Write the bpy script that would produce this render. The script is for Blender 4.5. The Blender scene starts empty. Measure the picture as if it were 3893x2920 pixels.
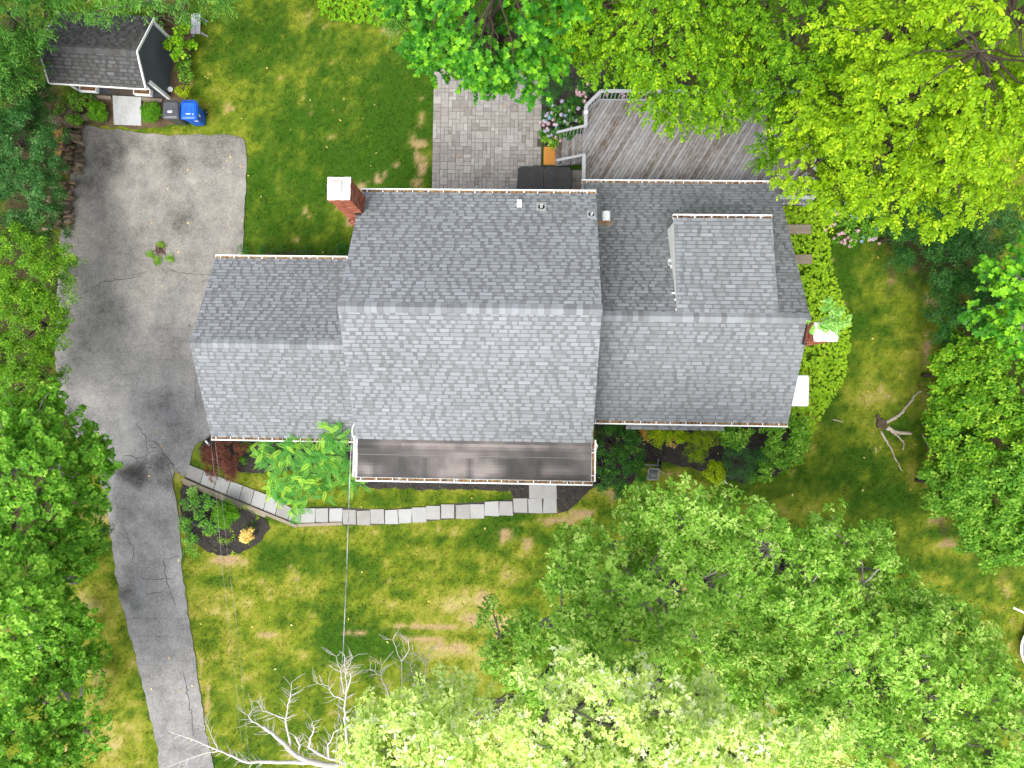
import bpy, math, random
import numpy as np
from mathutils import Vector, Matrix

random.seed(11)
rng = np.random.default_rng(11)
SC = bpy.context.scene
COL = SC.collection
R = math.radians

# ---------------------------------------------------------------- camera, sky, sun, exposure
CAM_H = 30.0                    # drone height above the lawn, metres
F_PX, PW, PH = 2702.0, 3893.0, 2920.0
NADIR = (2025.0, 1505.0)        # where the plumb line under the drone meets the photograph
ROLL = R(0.9)
_zc = -Vector((NADIR[0] - PW / 2, -(NADIR[1] - PH / 2), -F_PX)).normalized()
_xc = Vector((math.cos(ROLL), -math.sin(ROLL), 0))
_xc = (_xc - _zc * _xc.dot(_zc)).normalized()
_yc = _zc.cross(_xc)
ROT = Matrix((_xc, _yc, _zc))   # camera space -> world space
cam_d = bpy.data.cameras.new('drone_camera')
cam_d.sensor_fit = 'HORIZONTAL'
cam_d.sensor_width = 36.0
cam_d.lens = 36.0 * F_PX / PW
cam_d.clip_start, cam_d.clip_end = 0.1, 2000.0
cam = bpy.data.objects.new('drone_camera', cam_d)
COL.objects.link(cam)
cam.matrix_world = Matrix.Translation((0, 0, CAM_H)) @ ROT.to_4x4()
SC.camera = cam

SUN_EL, SUN_AZ = R(60), R(205)          # azimuth clockwise from +Y
world = bpy.data.worlds.new('World')
SC.world = world
world.use_nodes = True
wn = world.node_tree.nodes
wl = world.node_tree.links
sky = wn.new('ShaderNodeTexSky')
sky.sky_type = 'NISHITA'
sky.sun_disc = False
sky.sun_elevation = SUN_EL
sky.sun_rotation = SUN_AZ
sky.dust_density = 4.0
hs = wn.new('ShaderNodeHueSaturation')
hs.inputs['Saturation'].default_value = 0.35
wl.new(sky.outputs[0], hs.inputs['Color'])
wl.new(hs.outputs[0], wn['Background'].inputs['Color'])
wn['Background'].inputs['Strength'].default_value = 0.15
sun_d = bpy.data.lights.new('sun', 'SUN')
sun_d.energy = 0.9
sun_d.angle = R(40)
sun_d.color = (1.0, 0.965, 0.91)
sun = bpy.data.objects.new('sun', sun_d)
COL.objects.link(sun)
sd = Vector((math.sin(SUN_AZ) * math.cos(SUN_EL), math.cos(SUN_AZ) * math.cos(SUN_EL), math.sin(SUN_EL)))
sun.rotation_euler = sd.to_track_quat('Z', 'Y').to_euler()
vs = SC.view_settings
vs.view_transform = 'Standard'
vs.look = 'None'
vs.gamma = 1.0
vs.use_curve_mapping = False
vs.exposure = 1.35

# ---------------------------------------------------------------- helpers
def at(px, py, h=0.0):
    """real place, h metres above the lawn, of a point measured in the photograph"""
    d = ROT @ Vector((px - PW / 2, -(py - PH / 2), -F_PX))
    t = (CAM_H - h) / -d.z
    return Vector((d.x * t, d.y * t, h))

def A2(px, py, h=0.0):
    v = at(px, py, h)
    return (v.x, v.y)

def tag(o, label=None, cat=None, group=None, kind=None):
    if label: o['label'] = label
    if cat: o['category'] = cat
    if group: o['group'] = group
    if kind: o['kind'] = kind
    return o

def thing(name, label, cat, loc=(0, 0, 0), group=None, kind=None):
    o = bpy.data.objects.new(name, None)
    o.empty_display_size = 0.2
    o.location = loc
    COL.objects.link(o)
    return tag(o, label, cat, group, kind)

def link(name, me, parent=None, loc=None, local=False):
    o = bpy.data.objects.new(name, me)
    COL.objects.link(o)
    if parent is not None:
        o.parent = parent
        if not local:
            if parent.type == 'EMPTY':          # parts are modelled in world metres; a part's own frame is already the world's
                o.matrix_parent_inverse = Matrix.Translation(-parent.location)
    if loc is not None:
        o.location = loc
    return o

class MB:
    """collects shapes and links them as one mesh object"""
    def __init__(s):
        s.v, s.f, s.t = [], [], []
    def add(s, vs, fs, tone=0.5):
        n = len(s.v)
        s.v.extend([tuple(q) for q in vs])
        for f in fs:
            s.f.append([i + n for i in f])
            s.t.append(tone)
        return s
    def box(s, c, size, rz=0.0, tone=0.5, M=None, taper=1.0):
        hx, hy, hz = size[0] / 2, size[1] / 2, size[2] / 2
        P = []
        for z in (-hz, hz):
            k = 1.0 if z < 0 else taper
            for x, y in ((-hx, -hy), (hx, -hy), (hx, hy), (-hx, hy)):
                P.append(Vector((x * k, y * k, z)))
        if M is None:
            M = Matrix.Rotation(rz, 3, 'Z')
        P = [M @ q + Vector(c) for q in P]
        return s.add(P, [(0, 3, 2, 1), (4, 5, 6, 7), (0, 1, 5, 4), (1, 2, 6, 5), (2, 3, 7, 6), (3, 0, 4, 7)], tone)
    def bar(s, a, b, w, h, tone=0.5, up=(0, 0, 1)):
        a, b = Vector(a), Vector(b)
        d = (b - a); L = d.length; d.normalize()
        u = Vector(up)
        x = d.cross(u)
        if x.length < 1e-4: x = d.cross(Vector((1, 0, 0)))
        x.normalize(); z = x.cross(d)
        M = Matrix((x, d, z)).transposed()
        return s.box((a + b) / 2, (w, L, h), M=M, tone=tone)
    def prism(s, poly, z0, z1, tone=0.5, bevel=0.0):
        n = len(poly)
        area = sum(poly[i][0] * poly[(i + 1) % n][1] - poly[(i + 1) % n][0] * poly[i][1] for i in range(n))
        if area < 0: poly = poly[::-1]
        if bevel:
            cx = sum(p[0] for p in poly) / n; cy = sum(p[1] for p in poly) / n
            top = []
            for p in poly:
                d = math.hypot(p[0] - cx, p[1] - cy) + 1e-6
                k = max(0.0, 1 - bevel / d)
                top.append((cx + (p[0] - cx) * k, cy + (p[1] - cy) * k))
            vs_ = [(p[0], p[1], z0) for p in poly] + [(p[0], p[1], z1 - bevel * .6) for p in poly] + [(p[0], p[1], z1) for p in top]
            fs = [tuple(range(2 * n, 3 * n))]
            for r in (0, 1):
                fs += [(r * n + i, r * n + (i + 1) % n, (r + 1) * n + (i + 1) % n, (r + 1) * n + i) for i in range(n)]
            fs.append(tuple(reversed(range(n))))
            return s.add(vs_, fs, tone)
        vs_ = [(p[0], p[1], z0) for p in poly] + [(p[0], p[1], z1) for p in poly]
        fs = [tuple(reversed(range(n))), tuple(range(n, 2 * n))]
        fs += [(i, (i + 1) % n, n + (i + 1) % n, n + i) for i in range(n)]
        return s.add(vs_, fs, tone)
    def tube(s, pts, rad, sides=6, tone=0.5, cap=True):
        pts = [Vector(p) for p in pts]
        n = len(pts)
        if not hasattr(rad, '__len__'): rad = [rad] * n
        V, F = [], []
        ref = Vector((0.31, 0.17, 0.93))
        for i, p in enumerate(pts):
            d = (pts[min(i + 1, n - 1)] - pts[max(i - 1, 0)])
            d = d.normalized() if d.length > 1e-6 else Vector((0, 0, 1))
            x = d.cross(ref)
            if x.length < 0.05: x = d.cross(Vector((1, 0, 0)))
            x.normalize(); y = d.cross(x)
            for k in range(sides):
                a = 2 * math.pi * k / sides
                V.append(p + (x * math.cos(a) + y * math.sin(a)) * rad[i])
        for i in range(n - 1):
            for k in range(sides):
                k2 = (k + 1) % sides
                F.append((i * sides + k, i * sides + k2, (i + 1) * sides + k2, (i + 1) * sides + k))
        if cap:
            F.append(tuple(reversed(range(sides))))
            F.append(tuple(range((n - 1) * sides, n * sides)))
        return s.add(V, F, tone)
    def lathe(s, c, prof, sides=16, tone=0.5, M=None):
        V, F = [], []
        for r, z in prof:
            for k in range(sides):
                a = 2 * math.pi * k / sides
                q = Vector((r * math.cos(a), r * math.sin(a), z))
                if M is not None: q = M @ q
                V.append(q + Vector(c))
        m = len(prof)
        for i in range(m - 1):
            for k in range(sides):
                k2 = (k + 1) % sides
                F.append((i * sides + k, i * sides + k2, (i + 1) * sides + k2, (i + 1) * sides + k))
        F.append(tuple(reversed(range(sides))))
        F.append(tuple(range((m - 1) * sides, m * sides)))
        return s.add(V, F, tone)
    def mesh(s, name, mat, smooth=False):
        me = bpy.data.meshes.new(name)
        me.from_pydata(s.v, [], s.f)
        a = me.attributes.new('tone', 'FLOAT', 'FACE')
        a.data.foreach_set('value', np.array(s.t, dtype=np.float32))
        if smooth:
            me.polygons.foreach_set('use_smooth', [True] * len(me.polygons))
        me.materials.append(mat)
        me.update()
        return me
    def build(s, name, mat, parent=None, smooth=False, local=False):
        return link(name, s.mesh(name, mat, smooth), parent, local=local)

def np_mesh(name, V, polys_per_item, nper, nitem, mat, attr=None, attr_name='rnd', smooth=False):
    """nitem copies of a small shape with nper verts each; polys_per_item = list of index tuples"""
    me = bpy.data.meshes.new(name)
    me.vertices.add(len(V))
    me.vertices.foreach_set('co', V.astype(np.float32).ravel())
    lens = np.array([len(p) for p in polys_per_item])
    flat = np.concatenate([np.array(p) for p in polys_per_item])
    idx = (flat[None, :] + (np.arange(nitem) * nper)[:, None]).ravel()
    tot = np.tile(lens, nitem)
    start = np.concatenate([[0], np.cumsum(tot)[:-1]])
    me.loops.add(len(idx))
    me.loops.foreach_set('vertex_index', idx.astype(np.int32))
    me.polygons.add(len(tot))
    me.polygons.foreach_set('loop_start', start.astype(np.int32))
    if smooth:
        me.polygons.foreach_set('use_smooth', np.ones(len(tot), dtype=bool))
    if attr is not None:
        a = me.attributes.new(attr_name, 'FLOAT', 'POINT')
        a.data.foreach_set('value', np.repeat(attr, nper).astype(np.float32) if len(attr) != len(V) else attr.astype(np.float32))
    me.materials.append(mat)
    me.update(calc_edges=True)
    return me

def norm(a):
    return a / (np.linalg.norm(a, axis=-1, keepdims=True) + 1e-9)

def in_poly(x, y, poly):
    p = np.array([(q[0], q[1]) for q in poly])
    ins = np.zeros(x.shape, dtype=bool)
    j = len(p) - 1
    for i in range(len(p)):
        c = ((p[i, 1] > y) != (p[j, 1] > y)) & (x < (p[j, 0] - p[i, 0]) * (y - p[i, 1]) / (p[j, 1] - p[i, 1] + 1e-12) + p[i, 0])
        ins ^= c
        j = i
    return ins

def vnoise(x, y, s, seed=0):
    """smooth value noise in 0..1"""
    g = np.random.default_rng(seed).random((256, 256))
    xs, ys = x * s + 1000.3, y * s + 1000.7
    xi, yi = np.floor(xs).astype(int), np.floor(ys).astype(int)
    fx, fy = xs - xi, ys - yi
    fx, fy = fx * fx * (3 - 2 * fx), fy * fy * (3 - 2 * fy)
    a, b = g[xi % 256, yi % 256], g[(xi + 1) % 256, yi % 256]
    c, d = g[xi % 256, (yi + 1) % 256], g[(xi + 1) % 256, (yi + 1) % 256]
    return (a * (1 - fx) + b * fx) * (1 - fy) + (c * (1 - fx) + d * fx) * fy

def fbm(x, y, s, seed=0, oct=4):
    t, w, n = 0, 1.0, 0
    for k in range(oct):
        t = t + w * vnoise(x, y, s * 2 ** k, seed + k)
        n += w
        w *= 0.55
    return t / n

# ---------------------------------------------------------------- materials
def srgb(r, g, b):
    def f(c):
        c /= 255.0
        return c / 12.92 if c <= 0.04045 else ((c + 0.055) / 1.055) ** 2.4
    return (f(r), f(g), f(b), 1.0)

def ramp_node(nt, cols, pos=None):
    r = nt.nodes.new('ShaderNodeValToRGB')
    e = r.color_ramp.elements
    n = len(cols)
    while len(e) < n: e.new(0.5)
    for i, c in enumerate(cols):
        e[i].position = (i / (n - 1)) if pos is None else pos[i]
        e[i].color = c if len(c) == 4 else (*c, 1)
    return r

def mathn(nt, op, a, b, clamp=False):
    m = nt.nodes.new('ShaderNodeMath')
    m.operation = op
    m.use_clamp = clamp
    for i, q in enumerate((a, b)):
        if isinstance(q, (int, float)): m.inputs[i].default_value = q
        else: nt.links.new(q, m.inputs[i])
    return m.outputs[0]

def noise(nt, pos, scale, detail=4, rough=0.55, stretch=None, rotz=0.0):
    if stretch is not None:
        mp = nt.nodes.new('ShaderNodeMapping')
        mp.vector_type = 'TEXTURE'
        mp.inputs['Rotation'].default_value = (0, 0, rotz)
        mp.inputs['Scale'].default_value = [1 / q for q in stretch]
        nt.links.new(pos, mp.inputs['Vector'])
        pos = mp.outputs[0]
    n = nt.nodes.new('ShaderNodeTexNoise')
    n.inputs['Scale'].default_value = scale
    n.inputs['Detail'].default_value = detail
    n.inputs['Roughness'].default_value = rough
    nt.links.new(pos, n.inputs['Vector'])
    return n.outputs[0]

def pmat(name, cols, rough=0.8, attr=None, ns=1.5, na=0.3, fs=30.0, fa=0.2, bump=0.0, bs=None, spec=0.3, metal=0.0, pos=None, stretch=None, rotz=0.0):
    m = bpy.data.materials.new(name)
    m.use_nodes = True
    nt = m.node_tree
    b = nt.nodes['Principled BSDF']
    g = nt.nodes.new('ShaderNodeNewGeometry').outputs['Position']
    n1 = noise(nt, g, ns, 5, 0.6, stretch, rotz)
    n2 = noise(nt, g, fs, 3, 0.6, stretch, rotz)
    v = mathn(nt, 'MULTIPLY', mathn(nt, 'SUBTRACT', n1, 0.5), na * 2.4)
    v2 = mathn(nt, 'MULTIPLY', mathn(nt, 'SUBTRACT', n2, 0.5), fa * 2.4)
    v = mathn(nt, 'ADD', v, v2)
    if attr:
        a = nt.nodes.new('ShaderNodeAttribute')
        a.attribute_name = attr
        v = mathn(nt, 'ADD', v, a.outputs['Fac'])
    else:
        v = mathn(nt, 'ADD', v, 0.5)
    r = ramp_node(nt, cols, pos)
    nt.links.new(v, r.inputs[0])
    nt.links.new(r.outputs[0], b.inputs['Base Color'])
    b.inputs['Roughness'].default_value = rough
    b.inputs['Specular IOR Level'].default_value = spec
    b.inputs['Metallic'].default_value = metal
    if bump:
        bn = nt.nodes.new('ShaderNodeBump')
        bn.inputs['Strength'].default_value = bump
        bn.inputs['Distance'].default_value = 0.02
        nt.links.new(noise(nt, g, bs or fs, 4, 0.65, stretch), bn.inputs['Height'])
        nt.links.new(bn.outputs[0], b.inputs['Normal'])
    return m

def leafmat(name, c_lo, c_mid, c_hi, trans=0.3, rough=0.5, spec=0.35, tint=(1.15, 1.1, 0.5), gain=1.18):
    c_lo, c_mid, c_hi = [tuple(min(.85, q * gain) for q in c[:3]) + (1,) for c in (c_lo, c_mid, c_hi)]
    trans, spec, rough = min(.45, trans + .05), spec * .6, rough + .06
    m = bpy.data.materials.new(name)
    m.use_nodes = True
    nt = m.node_tree
    b = nt.nodes['Principled BSDF']
    a = nt.nodes.new('ShaderNodeAttribute')
    a.attribute_name = 'rnd'
    r = ramp_node(nt, [c_lo, c_mid, c_hi])
    nt.links.new(a.outputs['Fac'], r.inputs[0])
    nt.links.new(r.outputs[0], b.inputs['Base Color'])
    b.inputs['Roughness'].default_value = rough
    b.inputs['Specular IOR Level'].default_value = spec
    t = nt.nodes.new('ShaderNodeBsdfTranslucent')
    mx = nt.nodes.new('ShaderNodeVectorMath')
    mx.operation = 'MULTIPLY'
    mx.inputs[1].default_value = tint
    nt.links.new(r.outputs[0], mx.inputs[0])
    nt.links.new(mx.outputs[0], t.inputs['Color'])
    s = nt.nodes.new('ShaderNodeMixShader')
    s.inputs[0].default_value = trans
    nt.links.new(b.outputs[0], s.inputs[1])
    nt.links.new(t.outputs[0], s.inputs[2])
    nt.links.new(s.outputs[0], nt.nodes['Material Output'].inputs[0])
    return m

def g_(v, w=0.0):          # grey, w>0 warmer, w<0 bluer
    return (v * (1 + w), v, v * (1 - w), 1)

M = {}
M['shingle'] = pmat('asphalt_shingle', [g_(.09, -.03), g_(.165, -.04), g_(.225, -.06), g_(.285, -.06)], 0.92, 'tone', 0.45, .16, 30, .10, bump=.35, bs=90, spec=.2)
M['shed_shingle'] = pmat('dark_shingle', [g_(.03, .02), g_(.055, .03), g_(.085, 0), g_(.14, -.06)], 0.92, 'tone', 1.0, .12, 55, .14, bump=.35, bs=90, spec=.2)
M['white'] = pmat('white_paint', [(.66, .66, .65, 1), (.76, .76, .75, 1), (.8, .8, .79, 1)], 0.5, None, 2, .3, 25, .15, spec=.4)
M['siding'] = pmat('grey_siding', [g_(.42, -.03), g_(.5, -.03), g_(.56, -.02)], 0.6, None, 1, .3, 20, .1)
M['shed_wall'] = pmat('charcoal_siding', [(.055, .062, .078, 1), (.075, .083, .1, 1), (.095, .103, .12, 1)], 0.7, None, 1.5, .4, 60, .25, bump=.2)
M['brick'] = pmat('red_brick', [(.11, .035, .022, 1), (.26, .075, .04, 1), (.34, .11, .06, 1), (.42, .22, .15, 1)], 0.85, 'tone', 2, .15, 40, .15, bump=.3)
M['mortar'] = pmat('brick_mortar', [(.3, .24, .2, 1), (.42, .37, .33, 1)], 0.9, None, 8, .3, 60, .3)
M['crown'] = pmat('mortar_crown', [(.5, .47, .43, 1), (.68, .66, .62, 1), (.74, .72, .69, 1)], 0.9, None, 3, .35, 30, .2, bump=.3)
M['capmetal'] = pmat('flue_cover_metal', [(.5, .44, .42, 1), (.66, .6, .58, 1), (.74, .71, .7, 1)], 0.45, None, 4, .5, 20, .2, spec=.5, metal=.3)
M['membrane'] = pmat('rubber_roof_membrane', [(.02, .017, .016, 1), (.045, .039, .037, 1), (.1, .086, .08, 1), (.2, .172, .158, 1)], 0.6, 'tone', 1.4, .16, 14, .08, bump=.1, bs=3, spec=.4, stretch=(1.4, 1, 1))
M['black'] = pmat('black_rubber', [(.01, .01, .011, 1), (.02, .02, .021, 1)], 0.55, None, 3, .4, 30, .3)
M['darkmetal'] = pmat('black_painted_metal', [(.012, .012, .014, 1), (.025, .025, .028, 1)], 0.4, None, 3, .4, 30, .3, spec=.5)
M['metal'] = pmat('galvanised_metal', [g_(.4), g_(.55), g_(.65)], 0.4, None, 4, .4, 30, .3, metal=.6)
M['litter'] = pmat('leaf_litter', [(.055, .025, .012, 1), (.15, .075, .03, 1), (.26, .15, .06, 1), (.36, .25, .11, 1)], 0.95, 'tone', 6, .35, 50, .35, bump=.5)
M['deckwood'] = pmat('weathered_grey_deck_paint', [(.06, .043, .03, 1), (.12, .098, .08, 1), (.235, .225, .22, 1), (.30, .305, .315, 1)], 0.8, 'tone', 1.5, .2, 9, .42, bump=.3, spec=.25, stretch=(.5, 1.5, 1), rotz=R(59))
M['greywood'] = pmat('grey_painted_wood', [g_(.22, .02), g_(.33, -.02), g_(.43, -.03)], 0.75, 'tone', 2, .25, 25, .25, bump=.2)
M['timber'] = pmat('weathered_timber', [(.12, .095, .07, 1), (.24, .2, .15, 1), (.36, .31, .25, 1)], 0.9, 'tone', 2, .3, 30, .3, bump=.4)
M['paver'] = pmat('stamped_paver', [(.13, .113, .1, 1), (.225, .205, .188, 1), (.295, .275, .255, 1), (.37, .355, .335, 1)], 0.85, 'tone', 0.9, .24, 9, .26, bump=.35, spec=.25)
M['joint'] = pmat('paver_joint', [(.05, .043, .036, 1), (.09, .08, .068, 1)], 0.95, None, 3, .3, 30, .3)
M['flag'] = pmat('bluestone', [(.18, .17, .155, 1), (.26, .25, .235, 1), (.315, .315, .305, 1), (.37, .375, .375, 1)], 0.85, 'tone', 2.2, .25, 18, .15, bump=.2)
M['concrete'] = pmat('pale_ramp_board', [(.22, .22, .21, 1), (.38, .39, .39, 1), (.44, .45, .46, 1)], 0.8, None, 3, .4, 12, .3, stretch=(1, .4, 1))
M['stone'] = pmat('field_stone', [(.04, .028, .018, 1), (.095, .065, .04, 1), (.17, .125, .08, 1), (.3, .25, .18, 1)], 0.95, 'tone', 3, .3, 20, .3, bump=.7)
M['rust'] = pmat('rusty_board', [(.2, .08, .02, 1), (.33, .15, .045, 1), (.4, .22, .09, 1)], 0.9, 'tone', 2, .4, 15, .25)
M['mulch'] = pmat('dark_mulch', [(.008, .007, .006, 1), (.022, .019, .017, 1), (.05, .043, .038, 1), (.1, .085, .07, 1)], 0.95, 'tone', 3, .2, 60, .4, bump=.8)
M['coir'] = pmat('coir_mat', [(.38, .15, .025, 1), (.5, .22, .045, 1), (.56, .27, .07, 1)], 0.95, None, 2, .3, 80, .4, bump=.5)
M['spacover'] = pmat('charcoal_vinyl', [(.018, .018, .019, 1), (.032, .032, .033, 1), (.055, .052, .05, 1)], 0.55, None, 2, .5, 15, .25, bump=.15, bs=6)
M['binblack'] = pmat('grey_bin_plastic', [(.035, .037, .042, 1), (.055, .058, .066, 1), (.075, .08, .09, 1)], 0.42, None, 3, .3, 25, .2, spec=.5)
M['binblue'] = pmat('blue_bin_plastic', [(.0, .055, .38, 1), (.0, .085, .5, 1), (.012, .12, .6, 1)], 0.4, None, 3, .3, 25, .2, spec=.5)
M['tank'] = pmat('white_enamel', [(.74, .74, .74, 1), (.8, .8, .8, 1)], 0.35, None, 2, .3, 20, .2, spec=.5)
M['greyplastic'] = pmat('grey_plastic', [g_(.12), g_(.19), g_(.25)], 0.5, 'tone', 3, .3, 25, .2)
M['bark_oak'] = pmat('oak_bark', [(.05, .042, .034, 1), (.13, .115, .1, 1), (.3, .28, .25, 1), (.42, .41, .38, 1)], 0.95, 'tone', 3.5, .5, 25, .35, bump=.7)
M['bark_dark'] = pmat('dark_bark', [(.025, .018, .013, 1), (.06, .045, .034, 1), (.12, .095, .075, 1)], 0.95, 'tone', 4, .4, 25, .35, bump=.7)
M['bark_dead'] = pmat('bleached_dead_wood', [(.16, .13, .105, 1), (.36, .32, .28, 1), (.52, .49, .45, 1), (.62, .6, .57, 1)], 0.9, 'tone', 3, .3, 25, .25, bump=.5)
M['root'] = pmat('bare_root_wood', [(.16, .12, .085, 1), (.34, .28, .21, 1), (.5, .45, .38, 1)], 0.9, 'tone', 3, .35, 25, .3, bump=.5)
M['stump'] = pmat('rotten_stump_wood', [(.035, .027, .02, 1), (.1, .075, .045, 1), (.24, .18, .1, 1)], 0.95, 'tone', 6, .4, 30, .4, bump=.8)
M['twig'] = pmat('dead_brush', [(.06, .035, .025, 1), (.15, .09, .06, 1), (.3, .21, .15, 1)], 0.95, 'tone', 3, .3, 25, .3)
M['cable'] = pmat('cable_sheath', [g_(.05), g_(.3), g_(.55)], 0.5, None, 1.2, 1.0, 9, .6)
M['glass'] = pmat('window_glass', [(.02, .025, .03, 1), (.04, .048, .055, 1)], 0.08, None, 1, .3, 5, .1, spec=.7)
M['pink'] = pmat('pink_petals', [(.42, .2, .26, 1), (.6, .34, .4, 1), (.72, .52, .56, 1)], 0.8, 'tone', 20, .2, 80, .3)
M['lilac'] = pmat('lilac_petals', [(.36, .3, .46, 1), (.52, .46, .62, 1), (.66, .6, .72, 1)], 0.8, 'tone', 20, .2, 80, .3)
M['blue'] = pmat('blue_petals', [(.12, .27, .52, 1), (.26, .44, .66, 1), (.45, .6, .74, 1)], 0.8, 'tone', 20, .2, 80, .3)

def L_(r, g, b): return srgb(r, g, b)
M['lf_birch'] = leafmat('yellow_green_leaf', L_(56, 98, 4), L_(96, 142, 8), L_(150, 182, 22), .34, .5)
M['lf_birch2'] = leafmat('bright_yellow_green_leaf', L_(82, 120, 6), L_(126, 164, 12), L_(172, 196, 34), .36, .5)
M['lf_tulip'] = leafmat('tulip_tree_leaf', L_(24, 78, 14), L_(58, 124, 20), L_(136, 192, 36), .32, .45)
M['lf_oak'] = leafmat('oak_leaf', L_(76, 124, 22), L_(136, 182, 62), L_(202, 224, 128), .38, .38, .5)
M['lf_paleoak_sheen'] = leafmat('pale_oak_leaf_painted_sheen', L_(128, 168, 58), L_(204, 222, 122), L_(244, 247, 206), .36, .32, .7, (1.05, 1.08, .8))  # pale leaf green, with bright sky sheen painted in as near-white tones
M['lf_maple'] = leafmat('maple_leaf', L_(58, 108, 18), L_(100, 156, 38), L_(164, 204, 80), .36, .45)
M['lf_hedge'] = leafmat('dark_hedge_leaf', L_(28, 70, 24), L_(52, 104, 40), L_(104, 152, 78), .26, .42, .45)
M['lf_hedge2'] = leafmat('green_hedge_leaf', L_(50, 98, 10), L_(94, 144, 24), L_(158, 192, 52), .32, .45)
M['lf_willow'] = leafmat('narrow_green_leaf', L_(40, 86, 20), L_(74, 124, 40), L_(116, 160, 60), .3, .45)
M['lf_under'] = leafmat('deep_green_leaf', L_(18, 58, 14), L_(38, 88, 28), L_(76, 128, 52), .22, .45)
M['lf_cover'] = leafmat('groundcover_leaf', L_(88, 130, 14), L_(130, 168, 24), L_(172, 198, 48), .25, .5)
M['lf_cover2'] = leafmat('lime_groundcover_leaf', L_(66, 122, 8), L_(106, 152, 14), L_(150, 184, 30), .25, .5)
M['lf_locust'] = leafmat('compound_leaf', L_(62, 124, 46), L_(96, 160, 70), L_(172, 208, 70), .36, .5)
M['lf_red'] = leafmat('maroon_leaf', L_(70, 36, 30), L_(100, 60, 46), L_(136, 84, 66), .2, .55)
M['lf_gold'] = leafmat('golden_green_leaf', L_(104, 136, 4), L_(144, 170, 10), L_(188, 196, 30), .28, .5)
M['lf_straw'] = leafmat('straw_yellow_leaf', L_(190, 150, 70), L_(226, 192, 112), L_(244, 218, 150), .25, .6)
M['lf_mid'] = leafmat('mid_green_leaf', L_(52, 100, 16), L_(98, 150, 38), L_(162, 196, 78), .32, .45)
M['lf_holly'] = leafmat('glossy_green_leaf', L_(20, 68, 12), L_(44, 98, 20), L_(100, 140, 40), .2, .35, .5)
M['lf_box'] = leafmat('clipped_shrub_leaf', L_(52, 104, 10), L_(82, 136, 16), L_(124, 164, 34), .22, .5)
M['lf_peony'] = leafmat('peony_leaf', L_(62, 124, 30), L_(100, 160, 54), L_(150, 194, 84), .25, .42, .45)
M['lf_sap'] = leafmat('pale_sapling_leaf', L_(96, 150, 62), L_(130, 180, 88), L_(172, 206, 110), .35, .5)
# ---------------------------------------------------------------- outlines measured on the ground
DRIVE = [A2(*p) for p in [(305, 482), (365, 484), (430, 490), (560, 508), (650, 514), (700, 516), (760, 511), (830, 513), (885, 517), (922, 524), (936, 540),
    (938, 600), (935, 700), (930, 820), (922, 975), (905, 1200), (880, 1500), (850, 1700), (802, 1655), (778, 1672), (750, 1690), (733, 1712), (729, 1745), (719, 1770), (706, 1812),
    (690, 1806), (664, 1790), (655, 1832), (666, 1872), (674, 1930), (684, 2000), (690, 2080), (692, 2140), (700, 2230), (712, 2310), (722, 2380), (736, 2450),
    (744, 2520), (757, 2600), (768, 2670), (776, 2740), (786, 2810), (806, 2880), (820, 2960), (850, 3120), (640, 3120), (612, 2960), (600, 2850), (578, 2750), (553, 2640), (545, 2610), (528, 2540),
    (505, 2440), (486, 2390), (476, 2330), (458, 2290), (448, 2220), (432, 2130), (426, 2060), (412, 1950), (392, 1850), (340, 1760), (270, 1620), (225, 1520), (212, 1380), (214, 1200), (226, 1000), (234, 850), (262, 700), (285, 600), (300, 520)]]
ISLAND = [A2(*p) for p in [(700, 1836), (760, 1862), (860, 1906), (960, 1950), (1012, 1978), (1026, 2008), (990, 2056), (952, 2084), (905, 2106), (842, 2114), (790, 2098), (752, 2066), (712, 2058), (694, 2000), (684, 1930), (682, 1870)]]
BED_LEFT = [A2(*p) for p in [(765, 1690), (800, 1640), (1360, 1640), (1360, 1742), (1250, 1760), (1080, 1790), (960, 1800), (900, 1792), (830, 1770), (770, 1745), (752, 1715)]]
BED_PORCH = [A2(*p) for p in [(1340, 1700), (2010, 1700), (2010, 1890), (1950, 1888), (1940, 1866), (1800, 1862), (1600, 1860), (1440, 1856), (1350, 1850)]]
BED_STEP = [A2(*p) for p in [(2118, 1700), (2300, 1700), (2300, 1842), (2262, 1850), (2230, 1870), (2200, 1905), (2160, 1945), (2120, 1952)]]
BED_RIGHT = [A2(*p) for p in [(2262, 1560), (3020, 1560), (3064, 1600), (3050, 1690), (2990, 1780), (2900, 1832), (2820, 1834), (2760, 1820), (2690, 1808), (2640, 1786), (2590, 1770), (2540, 1760), (2480, 1756), (2430, 1770), (2400, 1840), (2262, 1850)]]
BED_HYD = [A2(*p) for p in [(2056, 240), (2300, 240), (2300, 420), (2225, 440), (2225, 520), (2112, 556), (2070, 556), (2054, 470)]]
BED_SHED = [A2(*p) for p in [(250, 395), (430, 340), (640, 360), (640, 330), (680, 120), (610, 60), (700, 40), (735, 130), (720, 330), (690, 470), (615, 480), (560, 492), (430, 482), (330, 470), (270, 440)]]
COVER_E = [A2(*p) for p in [(2940, 760), (3110, 780), (3136, 860), (3150, 960), (3168, 1050), (3196, 1140), (3222, 1200), (3230, 1300), (3222, 1380), (3200, 1440), (3170, 1500), (3132, 1560), (3100, 1620), (3070, 1680), (3030, 1700), (2990, 1612), (2960, 1300)]]
COVER_N = [A2(*p) for p in [(1200, -120), (1700, -120), (1660, 120), (1560, 122), (1480, 112), (1420, 104), (1330, 92), (1268, 84), (1228, 62), (1212, 20)]]
PATIO = [(-4.42, 6.6), (2.02, 6.6), (2.02, 9.62), (0.24, 9.62), (0.24, 13.9), (-4.42, 13.9)]
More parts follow.
